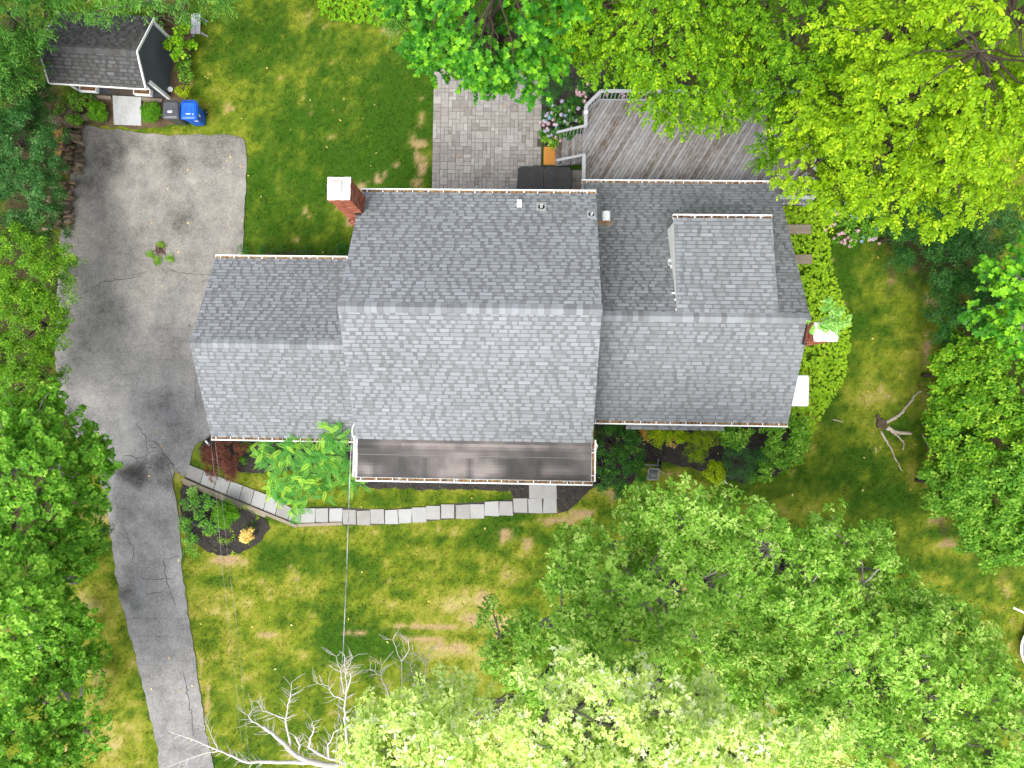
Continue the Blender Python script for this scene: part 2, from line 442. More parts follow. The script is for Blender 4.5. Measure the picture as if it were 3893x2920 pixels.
PATH_STONES_PX = [  # quads, photograph pixels: left walk, then squares
    [(722, 1768), (776, 1789), (762, 1838), (708, 1814)], [(778, 1790), (827, 1809), (812, 1859), (764, 1839)], [(829, 1810), (878, 1828), (861, 1880), (814, 1860)],
    [(880, 1829), (925, 1846), (908, 1899), (863, 1881)], [(927, 1847), (968, 1862), (953, 1918), (910, 1900)], [(970, 1863), (1016, 1881), (1002, 1938), (955, 1919)],
    [(1018, 1882), (1060, 1904), (1046, 1957), (1004, 1939)], [(1062, 1905), (1112, 1932), (1094, 1976), (1048, 1958)], [(1114, 1933), (1145, 1934), (1145, 1987), (1096, 1977)]]
for x0, x1, y0, y1 in [(1147, 1198, 1932, 1987), (1200, 1250, 1932, 1986), (1252, 1302, 1931, 1985), (1304, 1355, 1938, 1992), (1357, 1407, 1941, 1994), (1409, 1461, 1937, 1991),
                       (1463, 1514, 1938, 1992), (1516, 1566, 1935, 1988), (1568, 1621, 1930, 1986), (1622, 1675, 1922, 1975), (1676, 1728, 1916, 1970), (1735, 1787, 1918, 1973),
                       (1788, 1842, 1916, 1971), (1843, 1896, 1906, 1961), (1898, 1949, 1904, 1960), (1953, 2006, 1893, 1948), (2009, 2062, 1895, 1950), (2065, 2117, 1896, 1951),
                       (2011, 2062, 1842, 1894), (2064, 2117, 1842, 1895)]:
    j = lambda: random.uniform(-2, 2)
    PATH_STONES_PX.append([(x0 + j(), y0 + j()), (x1 + j(), y0 + j()), (x1 + j(), y1 + j()), (x0 + j(), y1 + j())])
PATH_HULL = [A2(*p) for p in [(720, 1766), (1110, 1930), (1300, 1928), (1440, 1938), (1600, 1928), (1720, 1915), (1890, 1905), (2005, 1890), (2010, 1838), (2120, 1838), (2120, 1953), (1960, 1952), (1720, 1974), (1440, 1996), (1140, 2000), (700, 1830)]]
HOUSE_FOOT = [[(-12.05, -1.5), (-5.7, -1.5), (-5.7, 4.85), (-12.05, 4.85)], [(-5.75, -2.9), (1.8, -2.9), (1.8, 6.75), (-5.75, 6.75)], [(1.8, -.8), (9.1, -.8), (9.1, 7.9), (1.8, 7.9)]]
NO_GRASS = [DRIVE, ISLAND, BED_LEFT, BED_PORCH, BED_STEP, BED_RIGHT, BED_HYD, BED_SHED, COVER_E, COVER_N, PATIO] + HOUSE_FOOT

# ---------------------------------------------------------------- lawn colour (condition of the turf)
def blobs(x, y, lst):
    t = np.zeros_like(x)
    for px, py, rx, ry, w in lst:
        c = at(px, py)
        k = 30.0 / 2702
        d = ((x - c.x) / (rx * k)) ** 2 + ((y - c.y) / (ry * k)) ** 2
        t = np.maximum(t, w * np.exp(-d))
    return t
BARE = [(1592, 475, 22, 40, 1), (1600, 440, 16, 26, .9), (1570, 520, 26, 24, 1.1), (1595, 545, 30, 22, 1), (1582, 585, 18, 26, .9), (1600, 640, 28, 50, 1.2), (1585, 700, 30, 34, 1.1), (1505, 628, 16, 18, .9), (1470, 668, 16, 14, .8),
        (1435, 685, 22, 26, .9), (1500, 690, 22, 20, .8), (1370, 705, 22, 22, .8), (1400, 680, 14, 14, .7), (1460, 600, 12, 14, .7), (1600, 370, 18, 18, .7), (1568, 325, 18, 14, .6), (1550, 400, 12, 12, .6),
        (1280, 480, 12, 10, .6), (1420, 330, 14, 26, .55), (1060, 690, 14, 50, .7), (1330, 850, 26, 40, .8), (1180, 830, 16, 22, .7), (1155, 800, 18, 26, .5), (1120, 910, 16, 14, .6), (1210, 900, 20, 14, .6),
        (870, 410, 26, 18, .8), (720, 330, 18, 60, .5), (1240, 80, 40, 30, .5), (1140, 60, 50, 40, .5), (1480, 115, 60, 16, .8), (1270, 90, 30, 14, .7),
        (3280, 1065, 22, 28, .8), (3370, 1070, 40, 14, .5), (3290, 1120, 26, 40, .5), (3560, 1180, 16, 120, .6), (3530, 1330, 16, 80, .8), (3530, 1130, 14, 40, .7), (3200, 1160, 14, 40, .7), (3170, 1060, 12, 60, .7), (3160, 980, 10, 40, .8),
        (3400, 960, 40, 20, .5), (3470, 1030, 26, 26, .6), (3100, 1580, 20, 60, .6), (3010, 1800, 60, 16, .6), (2900, 1846, 60, 14, .7), (3560, 1980, 40, 20, .7), (3600, 2070, 40, 14, .6), (3540, 1740, 20, 40, .5),
        (2220, 1960, 60, 26, .7), (2330, 1880, 22, 40, .7), (2540, 1800, 60, 22, .6), (2620, 1840, 60, 18, .6), (2100, 1980, 80, 16, .7), (1980, 1990, 60, 14, .6),
        (1920, 2040, 40, 34, .8), (2000, 2080, 30, 30, .7), (1850, 2360, 120, 22, .8), (1620, 2380, 160, 12, .9), (1580, 2430, 110, 18, .95), (1700, 2455, 90, 10, .9), (1360, 2410, 70, 10, .8), (1030, 2415, 60, 12, .8), (1840, 2270, 60, 40, .7), (1950, 2190, 60, 40, .6),
        (870, 2130, 70, 16, .9), (920, 2210, 50, 12, .6), (760, 2560, 10, 60, .6), (790, 2650, 10, 80, .7), (300, 2310, 36, 40, .8), (230, 2860, 70, 30, .9), (330, 2800, 40, 20, .6), (880, 2450, 20, 40, .5), (3830, 2240, 14, 30, .6), (3830, 2470, 14, 14, .6),
        (1090, 2260, 30, 14, .5), (1500, 2290, 20, 20, .5), (1560, 2220, 40, 14, .5)]
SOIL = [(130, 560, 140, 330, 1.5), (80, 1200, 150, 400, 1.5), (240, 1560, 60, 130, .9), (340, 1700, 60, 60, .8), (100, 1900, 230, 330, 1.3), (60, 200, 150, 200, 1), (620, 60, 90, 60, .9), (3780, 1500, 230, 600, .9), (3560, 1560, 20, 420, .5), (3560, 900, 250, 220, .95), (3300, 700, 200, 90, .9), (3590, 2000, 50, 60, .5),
        (2700, 150, 700, 180, .9), (1850, 150, 190, 120, .9), (100, 2500, 140, 260, .5), (3340, 945, 60, 10, .6), (3440, 1000, 20, 60, .6)]
LUSH = [(1350, 2680, 420, 180, .55), (2700, 2300, 600, 250, .5), (3300, 2600, 500, 250, .4), (2200, 2750, 600, 200, .4), (1300, 2460, 160, 70, .9), (1480, 2480, 130, 60, .7), (1430, 2560, 120, 50, .5), (1150, 2560, 160, 90, .5), (1560, 2620, 60, 80, .6), (1400, 420, 260, 200, .5), (1350, 620, 250, 120, .6), (1150, 420, 160, 160, .5), (3300, 1200, 140, 250, .35), (3420, 1900, 100, 60, .6), (560, 2500, 80, 300, .5), (1110, 2330, 80, 40, .5), (1010, 2140, 60, 80, .4), (3660, 2180, 150, 60, .4)]

def lawn_col(x, y):
    n1 = fbm(x, y, .55, 3, 5)
    n2 = fbm(x, y, 2.2, 20, 4)
    n3 = fbm(x * .35, y * 1.6, .9, 40, 4)
    n4 = fbm(x, y, .18, 60, 3)
    region = np.clip((6.5 - y) / 12.0, 0, 1)
    n5 = fbm(x, y, 5.5, 90, 3)
    dry = .15 + .27 * region + (n1 - .5) * 1.0 + (n2 - .5) * .7 + (n5 - .5) * .5 + (n3 - .5) * .8 * region + (n4 - .5) * .4
    dry = dry + .15 * ((x < -10) & (y > 9))
    dry -= blobs(x, y, LUSH) * .5
    bare = blobs(x, y, BARE)
    dry = dry + bare * .55
    bare = np.clip((bare + (n2 - .5) * 1.6 + (n5 - .5) * .7 + (n1 - .5) * .5 - .5) * 2.6, 0, 1)
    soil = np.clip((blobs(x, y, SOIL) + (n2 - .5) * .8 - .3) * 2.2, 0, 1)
    stops = np.array([0, .22, .45, .7, 1.0])
    cols = np.array([(.03, .078, .004), (.058, .104, .007), (.128, .168, .011), (.215, .215, .03), (.33, .28, .1)])
    d = np.clip(dry, 0, 1)
    c = np.stack([np.interp(d, stops, cols[:, k]) for k in range(3)], -1)
    c = c * (1 - bare[:, None]) + np.array((.31, .215, .11)) * bare[:, None]
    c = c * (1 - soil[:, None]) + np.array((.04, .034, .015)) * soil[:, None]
    return c

def vcmat(name, ns, fs, amt, rough=.95, bump=.6):
    m = bpy.data.materials.new(name)
    m.use_nodes = True
    nt = m.node_tree
    b = nt.nodes['Principled BSDF']
    g = nt.nodes.new('ShaderNodeNewGeometry').outputs['Position']
    a = nt.nodes.new('ShaderNodeAttribute')
    a.attribute_name = 'turf'
    v = mathn(nt, 'ADD', mathn(nt, 'MULTIPLY', noise(nt, g, ns, 4, .7), amt), mathn(nt, 'MULTIPLY', noise(nt, g, fs, 3, .7), amt))
    v = mathn(nt, 'ADD', v, 1 - amt)
    mx = nt.nodes.new('ShaderNodeVectorMath')
    mx.operation = 'SCALE'
    nt.links.new(a.outputs['Color'], mx.inputs[0])
    nt.links.new(v, mx.inputs['Scale'])
    nt.links.new(mx.outputs[0], b.inputs['Base Color'])
    b.inputs['Roughness'].default_value = rough
    b.inputs['Specular IOR Level'].default_value = .12
    bn = nt.nodes.new('ShaderNodeBump')
    bn.inputs['Strength'].default_value = bump
    bn.inputs['Distance'].default_value = .03
    nt.links.new(noise(nt, g, 16, 5, .7), bn.inputs['Height'])
    nt.links.new(bn.outputs[0], b.inputs['Normal'])
    return m
M['turf'] = vcmat('lawn_turf', 6, 28, 1.0)

# ground: fine grid in the middle of one sheet that runs to the horizon
def build_ground():
    st = .17
    core_x = np.arange(-26, 26.01, st); core_y = np.arange(-20, 20.01, st)
    ring = np.array([-600., -200, -80, -45, -34])
    gx = np.concatenate([ring, core_x, -ring[::-1]]); gy = np.concatenate([ring, core_y, -ring[::-1]])
    X, Y = np.meshgrid(gx, gy)
    nx, ny = len(gx), len(gy)
    x, y = X.ravel(), Y.ravel()
    inner = (np.abs(x) < 27) & (np.abs(y) < 21)
    z = np.where(inner, (fbm(x, y, .8, 5, 3) - .5) * .05 - .02, -.02)
    V = np.stack([x, y, z], -1)
    i = np.arange(nx - 1)[None, :] + np.arange(ny - 1)[:, None] * nx
    q = np.stack([i, i + 1, i + 1 + nx, i + nx], -1).reshape(-1, 4)
    me = bpy.data.meshes.new('ground')
    me.vertices.add(len(V)); me.vertices.foreach_set('co', V.astype(np.float32).ravel())
    me.loops.add(q.size); me.loops.foreach_set('vertex_index', q.astype(np.int32).ravel())
    me.polygons.add(len(q)); me.polygons.foreach_set('loop_start', (np.arange(len(q)) * 4).astype(np.int32))
    me.polygons.foreach_set('use_smooth', np.ones(len(q), dtype=bool))
    c = lawn_col(x, y)
    a = me.attributes.new('turf', 'FLOAT_COLOR', 'POINT')
    a.data.foreach_set('color', np.concatenate([c, np.ones((len(c), 1))], 1).astype(np.float32).ravel())
    me.materials.append(M['turf'])
    me.update(calc_edges=True)
    tag(link('ground', me), 'mown lawn with green and straw dry patches', None, None, 'structure')
build_ground()

# turf blades: short splayed blades all over the lawn
def build_grass(N=125000):
    x = rng.uniform(-23.5, 23.5, N); y = rng.uniform(-17.5, 17.5, N)
    keep = np.ones(N, dtype=bool)
    for p in NO_GRASS: keep &= ~in_poly(x, y, p)
    for p in PATH_STONES_PX: keep &= ~in_poly(x, y, [A2(*q) for q in p])
    c = lawn_col(x, y)
    lum = c.max(-1)
    bare = (c[:, 0] > .24) | (c.max(-1) < .065)
    keep &= ~(bare & (rng.random(N) < .8))
    x, y, c = x[keep], y[keep], c[keep]
    n = len(x)
    B = 3
    a = rng.uniform(0, 2 * np.pi, (n, B))
    ln = rng.uniform(.035, .085, (n, B)); w = rng.uniform(.007, .016, (n, B)); h = rng.uniform(.02, .055, (n, B))
    ox, oy = rng.normal(0, .03, (n, B)), rng.normal(0, .03, (n, B))
    bx, by = x[:, None] + ox, y[:, None] + oy
    dx, dy = np.cos(a), np.sin(a)
    z0 = np.full_like(bx, -.02)
    V = np.stack([np.stack([bx - dy * w, by + dx * w, z0], -1), np.stack([bx + dy * w, by - dx * w, z0], -1),
                  np.stack([bx + dx * ln, by + dy * ln, h], -1)], 2).reshape(-1, 3)
    jit = rng.uniform(.75, 1.4, (n, B, 1)) * np.exp(rng.normal(0, .33, (n, 1, 1)))
    cc = np.repeat((c[:, None, :] * jit).reshape(-1, 3), 3, axis=0)
    me = np_mesh('grass', V, [(0, 1, 2)], 3, n * B, M['turf'])
    at_ = me.attributes.new('turf', 'FLOAT_COLOR', 'POINT')
    at_.data.foreach_set('color', np.concatenate([cc, np.ones((len(cc), 1))], 1).astype(np.float32).ravel())
    tag(link('grass', me), 'short grass blades of the green and straw coloured lawn', 'grass', None, 'stuff')
build_grass()

# ---------------------------------------------------------------- driveway
def asphalt():
    m = bpy.data.materials.new('old_asphalt')
    m.use_nodes = True
    nt = m.node_tree
    b = nt.nodes['Principled BSDF']
    g = nt.nodes.new('ShaderNodeNewGeometry').outputs['Position']
    v = mathn(nt, 'MULTIPLY', mathn(nt, 'SUBTRACT', noise(nt, g, .5, 5, .65), .5), 1.05)
    v = mathn(nt, 'ADD', v, mathn(nt, 'MULTIPLY', mathn(nt, 'SUBTRACT', noise(nt, g, 2.2, 5, .65), .5), .35))
    v = mathn(nt, 'ADD', v, mathn(nt, 'MULTIPLY', mathn(nt, 'SUBTRACT', noise(nt, g, 16, 4, .85), .5), 1.1))
    v = mathn(nt, 'ADD', v, .64)
    sp = [((470, 545), 1.0, -.2), ((390, 640), 1.3, -.16), ((620, 620), 1.4, -.14), ((820, 560), 1.3, -.16), ((560, 720), 1.0, -.1), ((690, 850), .9, -.13), ((860, 730), .7, -.08), ((520, 1800), .7, -.42), ((610, 1770), .6, -.3),
          ((640, 1830), .5, -.3), ((470, 1790), .5, -.34), ((480, 2250), .55, -.28), ((520, 2300), .4, -.2), ((500, 2170), .5, -.12), ((260, 1600), 1.2, -.16), ((240, 900), .8, -.1), ((500, 1600), 2.5, .05), ((430, 700), .8, .14), ((510, 600), .5, .16), ((700, 545), .45, .2), ((730, 690), 1.0, .12), ((600, 640), .8, .12), ((560, 2700), 1.6, .05)]
    for (px, py), r, w in sp:
        c = at(px, py)
        d = nt.nodes.new('ShaderNodeVectorMath'); d.operation = 'DISTANCE'
        nt.links.new(g, d.inputs[0]); d.inputs[1].default_value = c
        mr = nt.nodes.new('ShaderNodeMapRange'); mr.interpolation_type = 'SMOOTHSTEP'
        mr.inputs['From Min'].default_value = r * 1.25; mr.inputs['From Max'].default_value = 0
        mr.inputs['To Min'].default_value = 0; mr.inputs['To Max'].default_value = w * 1.25
        nt.links.new(mathn(nt, 'ADD', d.outputs['Value'], mathn(nt, 'MULTIPLY', mathn(nt, 'SUBTRACT', noise(nt, g, 1.3, 4), .5), r * 1.2)), mr.inputs['Value'])
        v = mathn(nt, 'ADD', v, mr.outputs[0])
    r = ramp_node(nt, [(.03, .029, .027, 1), (.08, .078, .076, 1), (.165, .162, .158, 1), (.235, .23, .224, 1), (.33, .32, .3, 1)], [0, .3, .55, .75, 1])
    nt.links.new(v, r.inputs[0])
    # brown dust on the upper court, bluish lower down
    sx = nt.nodes.new('ShaderNodeSeparateXYZ'); nt.links.new(g, sx.inputs[0])
    mr = nt.nodes.new('ShaderNodeMapRange')
    mr.inputs['From Min'].default_value = 2; mr.inputs['From Max'].default_value = 9
    nt.links.new(mathn(nt, 'ADD', sx.outputs[1], mathn(nt, 'MULTIPLY', noise(nt, g, .5, 4), 6)), mr.inputs['Value'])
    mx = nt.nodes.new('ShaderNodeMix'); mx.data_type = 'RGBA'; mx.blend_type = 'MULTIPLY'
    mx.inputs['B'].default_value = (1.03, .99, .9, 1)
    nt.links.new(mr.outputs[0], mx.inputs['Factor']); nt.links.new(r.outputs[0], mx.inputs['A'])
    nt.links.new(mx.outputs['Result'], b.inputs['Base Color'])
    b.inputs['Roughness'].default_value = .9
    b.inputs['Specular IOR Level'].default_value = .25
    bn = nt.nodes.new('ShaderNodeBump'); bn.inputs['Strength'].default_value = .5; bn.inputs['Distance'].default_value = .012
    nt.links.new(noise(nt, g, 60, 4, .7), bn.inputs['Height']); nt.links.new(bn.outputs[0], b.inputs['Normal'])
    return m
M['asphalt'] = asphalt()

def ragged(poly, step=.25, amp=.045):
    out = []
    n = len(poly)
    for i in range(n):
        a, b = Vector(poly[i]), Vector(poly[(i + 1) % n])
        k = max(1, int((b - a).length / step))
        for j in range(k):
            p = a.lerp(b, j / k)
            out.append((p.x + random.gauss(0, amp * .6), p.y + random.gauss(0, amp * .6)))
    return out

drive = MB().prism(ragged(DRIVE), -.12, .03).build('driveway', M['asphalt'])
tag(drive, 'old grey asphalt driveway with cracks and stains', None, None, 'structure')
M['crack'] = pmat('crack_dirt', [(.03, .027, .023, 1), (.06, .055, .045, 1), (.08, .09, .035, 1)], .95, None, 3, .4, 20, .3)
def crack(pts, w=.022):
    P = []
    q = [at(*p) for p in pts]
    for i in range(len(q) - 1):
        k = max(2, int((q[i + 1] - q[i]).length / .1))
        for j in range(k):
            p = q[i].lerp(q[i + 1], j / k)
            P.append((p.x + random.gauss(0, .022), p.y + random.gauss(0, .022)))
    P.append((q[-1].x, q[-1].y))
    V, F = [], []
    n = len(P)
    for i, p in enumerate(P):
        a, b = P[max(i - 1, 0)], P[min(i + 1, n - 1)]
        d = Vector((b[0] - a[0], b[1] - a[1])); d.normalize()
        ww = .7 * w * random.uniform(.35, 1.2) * (1 - .6 * abs(i / n - .4))
        V += [(p[0] - d.y * ww, p[1] + d.x * ww, .034), (p[0] + d.y * ww, p[1] - d.x * ww, .034)]
        if i: F.append((2 * i - 2, 2 * i - 1, 2 * i + 1, 2 * i))
    MB().add(V, F).build('crack', M['crack'], drive)
for pts, w in [([(345, 1100), (390, 1075), (440, 1065), (500, 1058), (555, 1035), (568, 1000)], .02), ([(640, 1020), (680, 1038), (740, 1042), (800, 1045)], .02), ([(545, 1040), (470, 1050), (420, 1068)], .012),
               ([(520, 1610), (540, 1640), (560, 1670), (562, 1720), (545, 1760)], .03), ([(562, 1675), (590, 1680), (612, 1700), (622, 1725), (640, 1745), (665, 1780), (690, 1805)], .03),
               ([(562, 1720), (600, 1715), (622, 1725)], .02), ([(470, 1735), (500, 1730), (520, 1742), (550, 1735)], .025), ([(520, 1742), (530, 1760), (550, 1765), (562, 1740)], .022), ([(575, 1690), (580, 1705), (600, 1700)], .02),
               ([(400, 1810), (450, 1798), (490, 1785), (520, 1776), (570, 1776), (600, 1790)], .03), ([(610, 1740), (640, 1770), (655, 1810), (660, 1860), (655, 1890)], .02),
               ([(470, 1975), (465, 2000), (480, 2020), (490, 2050), (510, 2080), (505, 2140)], .025), ([(480, 2020), (455, 2010)], .015), ([(690, 2110), (660, 2120), (625, 2125), (628, 2180), (640, 2220), (650, 2260), (668, 2300)], .028),
               ([(540, 2200), (580, 2203), (620, 2200), (660, 2200)], .025), ([(545, 2270), (580, 2255), (620, 2250), (635, 2230)], .022), ([(470, 2352), (560, 2351), (640, 2352), (718, 2353)], .012), ([(520, 2415), (600, 2418), (680, 2415)], .012),
               ([(540, 2430), (532, 2460), (545, 2490)], .014), ([(548, 2560), (565, 2570), (582, 2590)], .012), ([(750, 1420), (742, 1500), (755, 1580), (765, 1650)], .014), ([(262, 1430), (258, 1480), (262, 1530), (280, 1600), (310, 1650)], .016),
               ([(700, 2560), (715, 2640), (730, 2720), (738, 2800)], .03), ([(715, 1238), (728, 1240)], .04)]:
    crack(pts, w)
# storm drain with turf round it
dc = at(612, 950)
dr = thing('storm_drain', 'small rusty iron drain grate sunk in the driveway', 'drain', (dc.x, dc.y, .03))
ir = pmat('rusty_iron', [(.07, .045, .035, 1), (.17, .11, .085, 1), (.24, .17, .14, 1)], .8, None, 8, .4, 40, .3)
m = MB()
for sx, sy, w, h in ((0, .19, .42, .04), (0, -.19, .42, .04), (.19, 0, .04, .34), (-.19, 0, .04, .34)):
    m.box((dc.x + sx, dc.y + sy, .05), (w, h, .04))
m.build('frame', ir, dr)
for i in range(6):
    MB().box((dc.x - .13 + i * .052, dc.y, .048), (.022, .34, .02)).build('bar', ir, dr)
MB().box((dc.x, dc.y, .052), (.34, .022, .022)).build('bar', ir, dr)
MB().box((dc.x, dc.y, .0355), (.34, .34, .003)).build('pit', M['black'], dr)

# ---------------------------------------------------------------- patio of pavers
patio = MB().prism(PATIO, -.1, .018).build('patio', M['joint'])
tag(patio, 'stamped grey paver patio behind the house', None, None, 'structure')
def build_patio():
    u = .165
    nx, ny = int(6.44 / u), int(7.3 / u)
    occ = np.zeros((nx, ny), dtype=bool)
    x0, y0 = PATIO[0]
    tiles = []
    for jy in range(ny):
        for ix in range(nx):
            if occ[ix, jy]: continue
            for w, h in random.sample([(2, 1), (1, 2), (2, 2), (1, 1), (2, 1), (1, 2), (2, 2)], 7) + [(1, 1)]:
                if ix + w <= nx and jy + h <= ny and not occ[ix:ix + w, jy:jy + h].any():
                    occ[ix:ix + w, jy:jy + h] = True
                    cx, cy = x0 + (ix + w / 2) * u, y0 + (jy + h / 2) * u
                    if not (cx > .24 and cy > 9.6): tiles.append((cx, cy, w * u, h * u))
                    break
    tiles = [t for t in tiles if t[0] + t[2] / 2 < .26 or t[1] + t[3] / 2 < 9.64]
    # the pavers in clear view become single pieces, the rest (under the tree, tub and eaves) one mass
    vis = [t for t in tiles if t[1] < 12.0 and t[1] > 7.05 and t[0] < .3]
    vis.sort(key=lambda t: -t[2] * t[3])
    single = set(vis[:300])
    variants = {}
    rest = MB()
    for t in tiles:
        tone = random.choice((.3, .42, .5, .5, .58, .66, .75))
        if t in single:
            key = (round(t[2], 2), round(t[3], 2), tone)
            if key not in variants:
                w, h = t[2] / 2 - .006, t[3] / 2 - .006
                variants[key] = MB().prism([(-w, -h), (w, -h), (w, h), (-w, h)], 0, .022, tone, .006).mesh('paver', M['paver'])
            o = link('paver', variants[key], patio, local=True)
            o.location = (t[0], t[1], .012 + random.uniform(0, .004))
        else:
            w, h = t[2] / 2 - .006, t[3] / 2 - .006
            rest.prism([(t[0] - w, t[1] - h), (t[0] + w, t[1] - h), (t[0] + w, t[1] + h), (t[0] - w, t[1] + h)], .012, .034, tone, .006)
    tag(rest.build('pavers', M['paver'], patio), None, None, None, 'stuff')
build_patio()

# ---------------------------------------------------------------- flagstone walk with timber edging
path = MB().prism(PATH_HULL, -.06, -.004).build('footpath', M['joint'])
tag(path, 'flagstone walk curving from driveway to front step', None, None, 'structure')
for p in PATH_STONES_PX:
    MB().prism([A2(*q) for q in p], -.03, .05, random.choice((.35, .5, .6, .7, .8)), .005).build('flagstone', M['flag'], path)
for a, b, z, lab in [((700, 1822), (760, 1848), .14, 'short weathered timber at the driveway end of the stone walk'), ((742, 1842), (1132, 2000), .12, 'long weathered timber edging the slanted part of the stone walk'),
                     ((700, 1834), (1010, 1962), .05, 'lower weathered timber below the long walk edging beam'), ((1128, 1996), (1302, 1990), .08, 'weathered timber edging the straight start of the square flagstones')]:
    A, B = at(*a), at(*b)
    o = MB().bar((A.x, A.y, z - .07), (B.x, B.y, z - .07), .13, .15, .55).build('timber_beam', M['timber'])
    tag(o, lab, 'timber', 'timbers edging the walk')

# ---------------------------------------------------------------- mulch beds
for nm, poly, lab in (('mulch_bed', ISLAND, 'round mulch bed between driveway and stone walk'), ('mulch_bed', BED_LEFT, 'mulch bed along the garage wall'), ('mulch_bed', BED_PORCH, 'narrow mulch strip under the porch gutter'),
                      ('mulch_bed', BED_STEP, 'mulch corner beside the stone step'), ('mulch_bed', BED_RIGHT, 'mulch bed in front of the wing'), ('mulch_bed', BED_HYD, 'planting bed between patio and deck')):
    o = MB().prism(ragged(poly, .2, .05), -.08, .022).build(nm, M['mulch'])
    tag(o, lab, None, None, 'structure')
    xs = [p[0] for p in poly]; ys = [p[1] for p in poly]
    n = int((max(xs) - min(xs)) * (max(ys) - min(ys)) * 120)
    x = rng.uniform(min(xs), max(xs), n); y = rng.uniform(min(ys), max(ys), n)
    k = in_poly(x, y, poly); x, y = x[k], y[k]; n = len(x)
    a = rng.uniform(0, 6.3, n); l = rng.uniform(.02, .06, n); w = rng.uniform(.006, .018, n); t = rng.uniform(-.02, .02, n)
    dx, dy = np.cos(a), np.sin(a)
    V = np.stack([np.stack([x + sx * dx * l - sy * dy * w, y + sx * dy * l + sy * dx * w, np.full(n, .036) + sx * t], -1) for sx, sy in ((-1, -1), (1, -1), (1, 1), (-1, 1))], 1).reshape(-1, 3)
    tag(link('mulch_chips', np_mesh('mulch_chips', V, [(0, 1, 2, 3)], 4, n, M['mulch'], rng.uniform(.2, 1., n), 'tone'), o), None, None, None, 'stuff')
M['soil'] = pmat('litter_soil', [(.03, .02, .012, 1), (.075, .05, .028, 1), (.14, .095, .05, 1), (.07, .1, .02, 1)], .95, None, 2.2, .5, 22, .5, bump=.7)
o = MB().prism(ragged(BED_SHED, .25, .08), -.08, .012).build('leaf_litter_bed', M['soil'])
tag(o, 'brown leaf litter round the shed', None, None, 'structure')
# ================================================================ house
house = thing('house', 'grey shingled two storey house with garage, wing and two brick chimneys', 'house', (0, 2.5, 0))
EXP = .145

def roof_plane(O, U, Vd, Lu, Lv, mat, parent, name='shingles', single_from=None, cut=None, lo=.34, hi=.68):
    """laminated shingle courses from the eave O upward; single_from: above this slope length each tab is its own piece"""
    O, U, Vd = Vector(O), Vector(U).normalized(), Vector(Vd).normalized()
    Nn = U.cross(Vd)
    if Nn.z < 0: Nn = -Nn
    mb = MB()
    singles = []
    def slab(u0, u1, v0, v1, w0, w1, tone):
        P = []
        for (u, v, w) in ((u0, v0, w0 - .02), (u1, v0, w0 - .02), (u1, v1, w1 - .02), (u0, v1, w1 - .02), (u0, v0, w0), (u1, v0, w0), (u1, v1, w1), (u0, v1, w1)):
            P.append(O + U * u + Vd * v + Nn * w)
        return P
    FS = [(4, 5, 6, 7), (0, 1, 5, 4), (1, 2, 6, 5), (3, 0, 4, 7)]
    n = int(Lv / EXP) + 1
    for i in range(n):
        v0 = i * EXP - .01
        v1 = min(v0 + EXP + .03, Lv)
        if v1 - v0 < .03: continue
        u = -random.uniform(0, .3)
        while u < Lu:                                    # lower laminate
            w = random.uniform(.25, .55)
            a, b = max(u, 0), min(u + w, Lu)
            if b - a > .01 and not (cut and cut((a + b) / 2, v0)):
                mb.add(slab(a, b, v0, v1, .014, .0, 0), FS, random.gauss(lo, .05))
                q0 = v0 + EXP - .036                     # dark band painting the next butt's shadow line, as printed on laminated shingles
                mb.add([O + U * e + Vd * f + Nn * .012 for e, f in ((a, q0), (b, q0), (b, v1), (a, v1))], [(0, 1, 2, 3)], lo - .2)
            u += w
        u = -random.uniform(0, .3)
        while u < Lu:                                    # raised tabs
            w = random.choice((.15, .19, .23, .27, .32, .4))
            a, b = max(u, 0), min(u + w, Lu)
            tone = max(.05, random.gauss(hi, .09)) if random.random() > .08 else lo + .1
            if b - a > .04 and not (cut and cut((a + b) / 2, v0)):
                jit = random.uniform(-.004, .004)
                if single_from is not None and v0 >= single_from:
                    singles.append((slab(a, b, v0 + jit, v0 + EXP - .03 + jit, .028, .016, 0), tone))
                else:
                    mb.add(slab(a, b, v0 + jit, v0 + EXP - .03 + jit, .028, .016, 0), FS, tone)
            u += w + random.choice((.06, .09, .12, .14, .18))
    tag(mb.build(name, mat, parent), None, None, None, 'stuff')
    return singles

def single_tabs(lst, parent, mat, limit):
    random.shuffle(lst)
    rest = MB()
    FS = [(4, 5, 6, 7), (0, 1, 5, 4), (1, 2, 6, 5), (3, 0, 4, 7)]
    for k, (P, tone) in enumerate(lst):
        if k < limit: MB().add(P, FS, tone).build('shingle', mat, parent)
        else: rest.add(P, FS, tone)
    if rest.v: tag(rest.build('shingles', mat, parent), None, None, None, 'stuff')

def ridge_caps(x0, x1, y, z, sl_f, sl_b, parent, mat, step=.2):
    x = x0
    k = 0
    while x < x1:
        a, b = x, min(x + step + .03, x1)
        h = .03 if k % 2 else .033
        wf, wb = .17, .17
        zz0, zz1 = z + h + .008, z + h - .006
        V = [(a, y - wf, zz1 - wf * sl_f), (a, y, zz1 + .004), (a, y + wb, zz1 - wb * sl_b), (b, y - wf, zz0 - wf * sl_f), (b, y, zz0 + .004), (b, y + wb, zz0 - wb * sl_b)]
        V += [(q[0], q[1], q[2] - .014) for q in V]
        MB().add(V, [(0, 3, 4, 1), (1, 4, 5, 2), (3, 9, 10, 4), (4, 10, 11, 5), (0, 6, 9, 3), (2, 5, 11, 8), (0, 1, 7, 6), (1, 2, 8, 7)], random.choice((.3, .42, .5, .58, .7, .78, .85))).build('ridge_shingle', mat, parent)
        x += step
        k += 1

